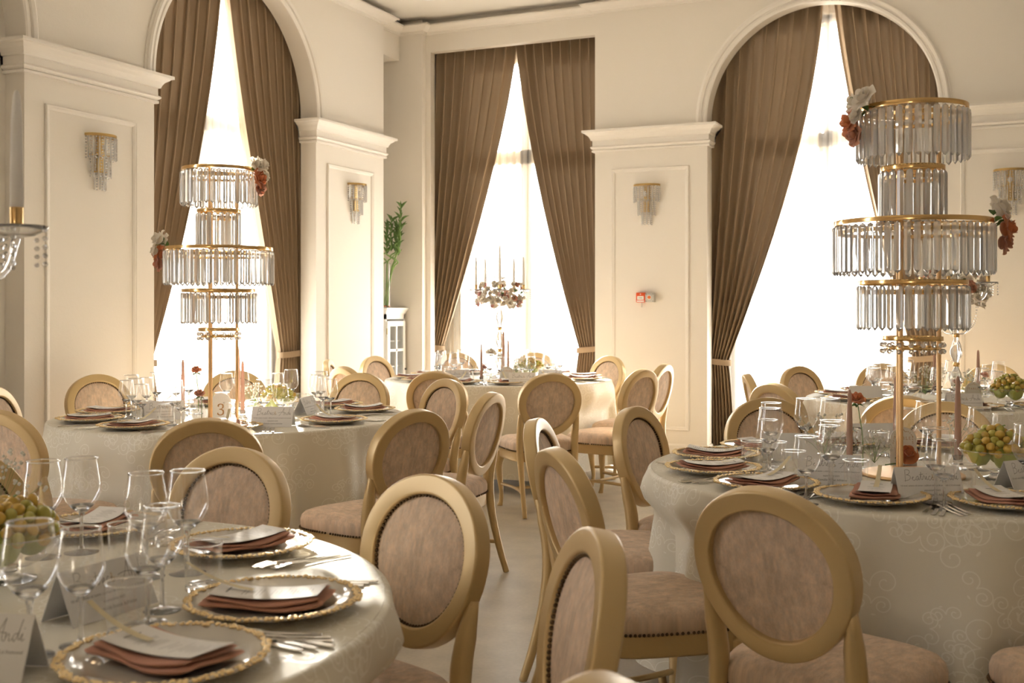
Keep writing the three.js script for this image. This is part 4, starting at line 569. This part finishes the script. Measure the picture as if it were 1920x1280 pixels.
{ // glass-door cabinet in the corner niche; its door looks into the room (+x)
  const x0 = -5.93, x1 = -5.56, z0 = -9.77, z1 = -9.4, H = 1.29, o = thing('display_cabinet', 'small white cabinet with glazed door in the corner niche', 'cabinet', V(0, 0, 0)), zc = (z0 + z1) / 2, D = z1 - z0;
  part('body', join(box(0.02, H, D, x0 + 0.01, H / 2, zc), box(x1 - x0, H, 0.018, (x0 + x1) / 2, H / 2, z0 + 0.009), box(x1 - x0, H, 0.018, (x0 + x1) / 2, H / 2, z1 - 0.009), box(x1 - x0, 0.1, D, (x0 + x1) / 2, 0.05, zc), box(x1 - x0, 0.07, D, (x0 + x1) / 2, H - 0.035, zc)), M.white, o);
  part('cornice_top', mould([[x0, -z1], [x1, -z1], [x1, -z0], [x0, -z0]], [[0, H - 0.02], [0.008, H - 0.02], [0.008, H - 0.01], [0.012, H], [0.03, H + 0.025], [0.034, H + 0.028], [0.034, H + 0.04], [0, H + 0.04], [-0.02, H + 0.04], [-0.18, H + 0.04]], X, Zn, Y), M.white, o);
  for (const y of [0.4, 0.75, 1.0]) part('shelf', box(x1 - x0 - 0.06, 0.012, D - 0.04, (x0 + x1) / 2, y, zc), M.white, o);
  const d = part('door', (() => { const w = D - 0.02, dz = (a, b, c, e) => box(0.02, e - c, b - a, x1 + 0.006, (c + e) / 2, (a + b) / 2); return join(dz(z0 + 0.01, z0 + 0.055, 0.12, 1.2), dz(z1 - 0.055, z1 - 0.01, 0.12, 1.2), dz(z0 + 0.055, z1 - 0.055, 0.12, 0.17), dz(z0 + 0.055, z1 - 0.055, 1.15, 1.2), dz(zc - 0.012, zc + 0.012, 0.17, 1.15), dz(z0 + 0.055, z1 - 0.055, 0.9, 0.925), dz(z0 + 0.055, z1 - 0.055, 0.53, 0.555)); })(), M.white, o);
  for (const [a, b] of [[z0 + 0.055, zc - 0.012], [zc + 0.012, z1 - 0.055]]) for (const [c, e] of [[0.17, 0.53], [0.555, 0.9], [0.925, 1.15]]) part('pane', box(0.003, e - c, b - a, x1 + 0.004, (c + e) / 2, (a + b) / 2), M.pane, d);
  part('knob', new THREE.SphereGeometry(0.012, 12, 8).translate(x1 + 0.03, 0.72, z0 + 0.03), M.dark, d); for (const y of [1.1, 0.25]) part('hinge', new THREE.CylinderGeometry(0.005, 0.005, 0.06, 8).translate(x1 + 0.012, y, z1 - 0.006), M.goldOld, d);
  const top = H + 0.04, vx = -5.665, vz = -9.575, v = thing('glass_vase', 'tall clear cylinder vase on the white cabinet', 'vase', V(vx, top, vz)); part('cylinder', lathe([[0.001, 0.006], [0.05, 0.006], [0.052, 0.012], [0.052, 0.44]], 32), M.glass, v); part('rim', outward(torus(0.052, 0.0018, 0.44)), M.solid, v); part('base', outward(lathe([[0, 0.0004], [0.052, 0.0004], [0.052, 0.0055], [0, 0.0057]], 32)), M.solid, v);
  for (let i = 0; i < 16; i++) { const a = i * 2.4, r = 0.038 * sqrt((i + 0.5) / 16), p = single('pebble', new THREE.IcosahedronGeometry(0.011, 1).scale(1.2, 0.7, 1), i % 2 ? M.orange : M.wood, 'amber or brown pebble at the foot of the bamboo vase', 'pebble', 'vase pebbles'); p.position.set(vx + cos(a) * r, top + 0.0165, vz + sin(a) * r); p.rotation.y = a; }
  [[0.0, 0.0, 0.03, 0.86, 'middle'], [0.018, 0.012, 0.14, 1.0, 'tallest'], [-0.018, 0.01, 0.0, 0.8, 'left-hand'], [0.006, -0.02, 0.075, 0.8, 'shorter'], [-0.008, 0.022, 0.15, 0.78, 'outward leaning']].forEach(([dx, dz, lx, h, wd], i) => {
    const b = thing('lucky_bamboo', `${wd} green bamboo stalk with curled top in the cylinder vase`, 'plant', V(vx + dx, top + 0.02, vz + dz), 0.42, 'lucky bamboo stalks'), P = [V(0, 0, 0), V(lx * 0.3, h * 0.3, 0), V(lx * 0.75, h * 0.52, 0)], c = P[2];
    for (let k = 1; k <= 6; k++) { const t = k / 6 * 2.2 * PI; P.push(V(c.x + 0.028 * sin(t) + 0.002 * k, c.y + k * 0.02, c.z + 0.028 * (1 - cos(t)))); } const e = P[P.length - 1]; P.push(V(e.x, e.y + 0.1, e.z), V(e.x + 0.004, h, e.z));
    part('stalk', tube(P, [...P.slice(0, -2).map(() => 0.0075), 0.006, 0.004], 8, 40), M.stalk, b);
    for (let k = 0; k < 16; k++) { const y = lerp(e.y - 0.03, h, k / 15), m = leaf(b, V(lerp(e.x, e.x + 0.004, k / 15), y, e.z), rr(0.06, 0.13), V(cos(k * 2.4) * 0.7, rr(0.5, 1.2), sin(k * 2.4) * 0.7)); m.scale.x *= 0.42; }
    for (let k = 1; k < 5; k++) part('node', new THREE.TorusGeometry(0.0078, 0.0014, 5, 12).rotateX(PI / 2).translate(lx * 0.75 * pow(k / 5, 1.2) * 0.95, h * 0.52 * k / 5, 0), M.stalk, b);
  }); }

{ // a flat round ceiling lamp near the corner, just at the top edge of the picture
  const p = V(-4.9, CEIL, -9.02), o = thing('ceiling_lamp', 'flat round white lamp on the ceiling near the corner', 'ceiling lamp', p); part('trim_ring', lathe([[0.135, 0], [0.155, 0], [0.155, -0.02], [0.135, -0.022], [0.135, 0]], 40), M.white, o); part('diffuser', lathe([[0, -0.018], [0.134, -0.018], [0.134, -0.004], [0, -0.004]], 40), M.lamp, o);
  const l = new THREE.RectAreaLight(lin(0.86, 0.93, 1), 1, 0.24, 0.24); l.name = 'ceiling_lamp_light'; l.position.set(p.x, p.y - 0.026, p.z); l.rotation.x = -PI / 2; scene.add(l); }

// nothing on a table stands inside its neighbour: glasses and small vases are slid apart until their feet are clear
{
  const size = { charger_plate: 0.162, wine_glass: 0.041, tumbler: 0.04, taper_candle: 0.03, bud_vase: 0.034, babys_breath: 0.018, footed_bowl: 0.1, crystal_tower: 0.166, candelabrum: 0.09, table_sign: 0.04 }, rank = { wine_glass: 2, tumbler: 3, babys_breath: 3, taper_candle: 1, tent_card: 1 };
  const list = []; for (const o of scene.children) { const k = o.name.replace(/_\d{3}$/, ''); if (k === 'tent_card') { for (const s of [-1, 0, 1]) list.push({ o, k, r: 0.046, dx: cos(o.rotation.y) * 0.06 * s, dz: -sin(o.rotation.y) * 0.06 * s, m: 0 }); } else if (size[k]) list.push({ o, k, r: size[k], dx: 0, dz: 0, m: rank[k] ?? 0 }); }
  for (let it = 0; it < 60; it++) for (const a of list) if (a.m > 0) for (const b of list) if (b.o !== a.o && b.m <= a.m) {
    let x = a.o.position.x - b.o.position.x - b.dx, z = a.o.position.z - b.o.position.z - b.dz; const d = Math.hypot(x, z) || 1e-4, need = a.r + b.r + 0.001; if (d >= need) continue;
    const k = (need - d) / d * (b.m === a.m ? 0.5 : 1) * 0.7; a.o.position.x += x * k; a.o.position.z += z * k; if (b.m === a.m) { b.o.position.x -= x * k; b.o.position.z -= z * k; }
  }
}
scene.traverse((o) => { if (o.isMesh) { o.castShadow = true; o.receiveShadow = true; } });
renderer.render(scene, camera);
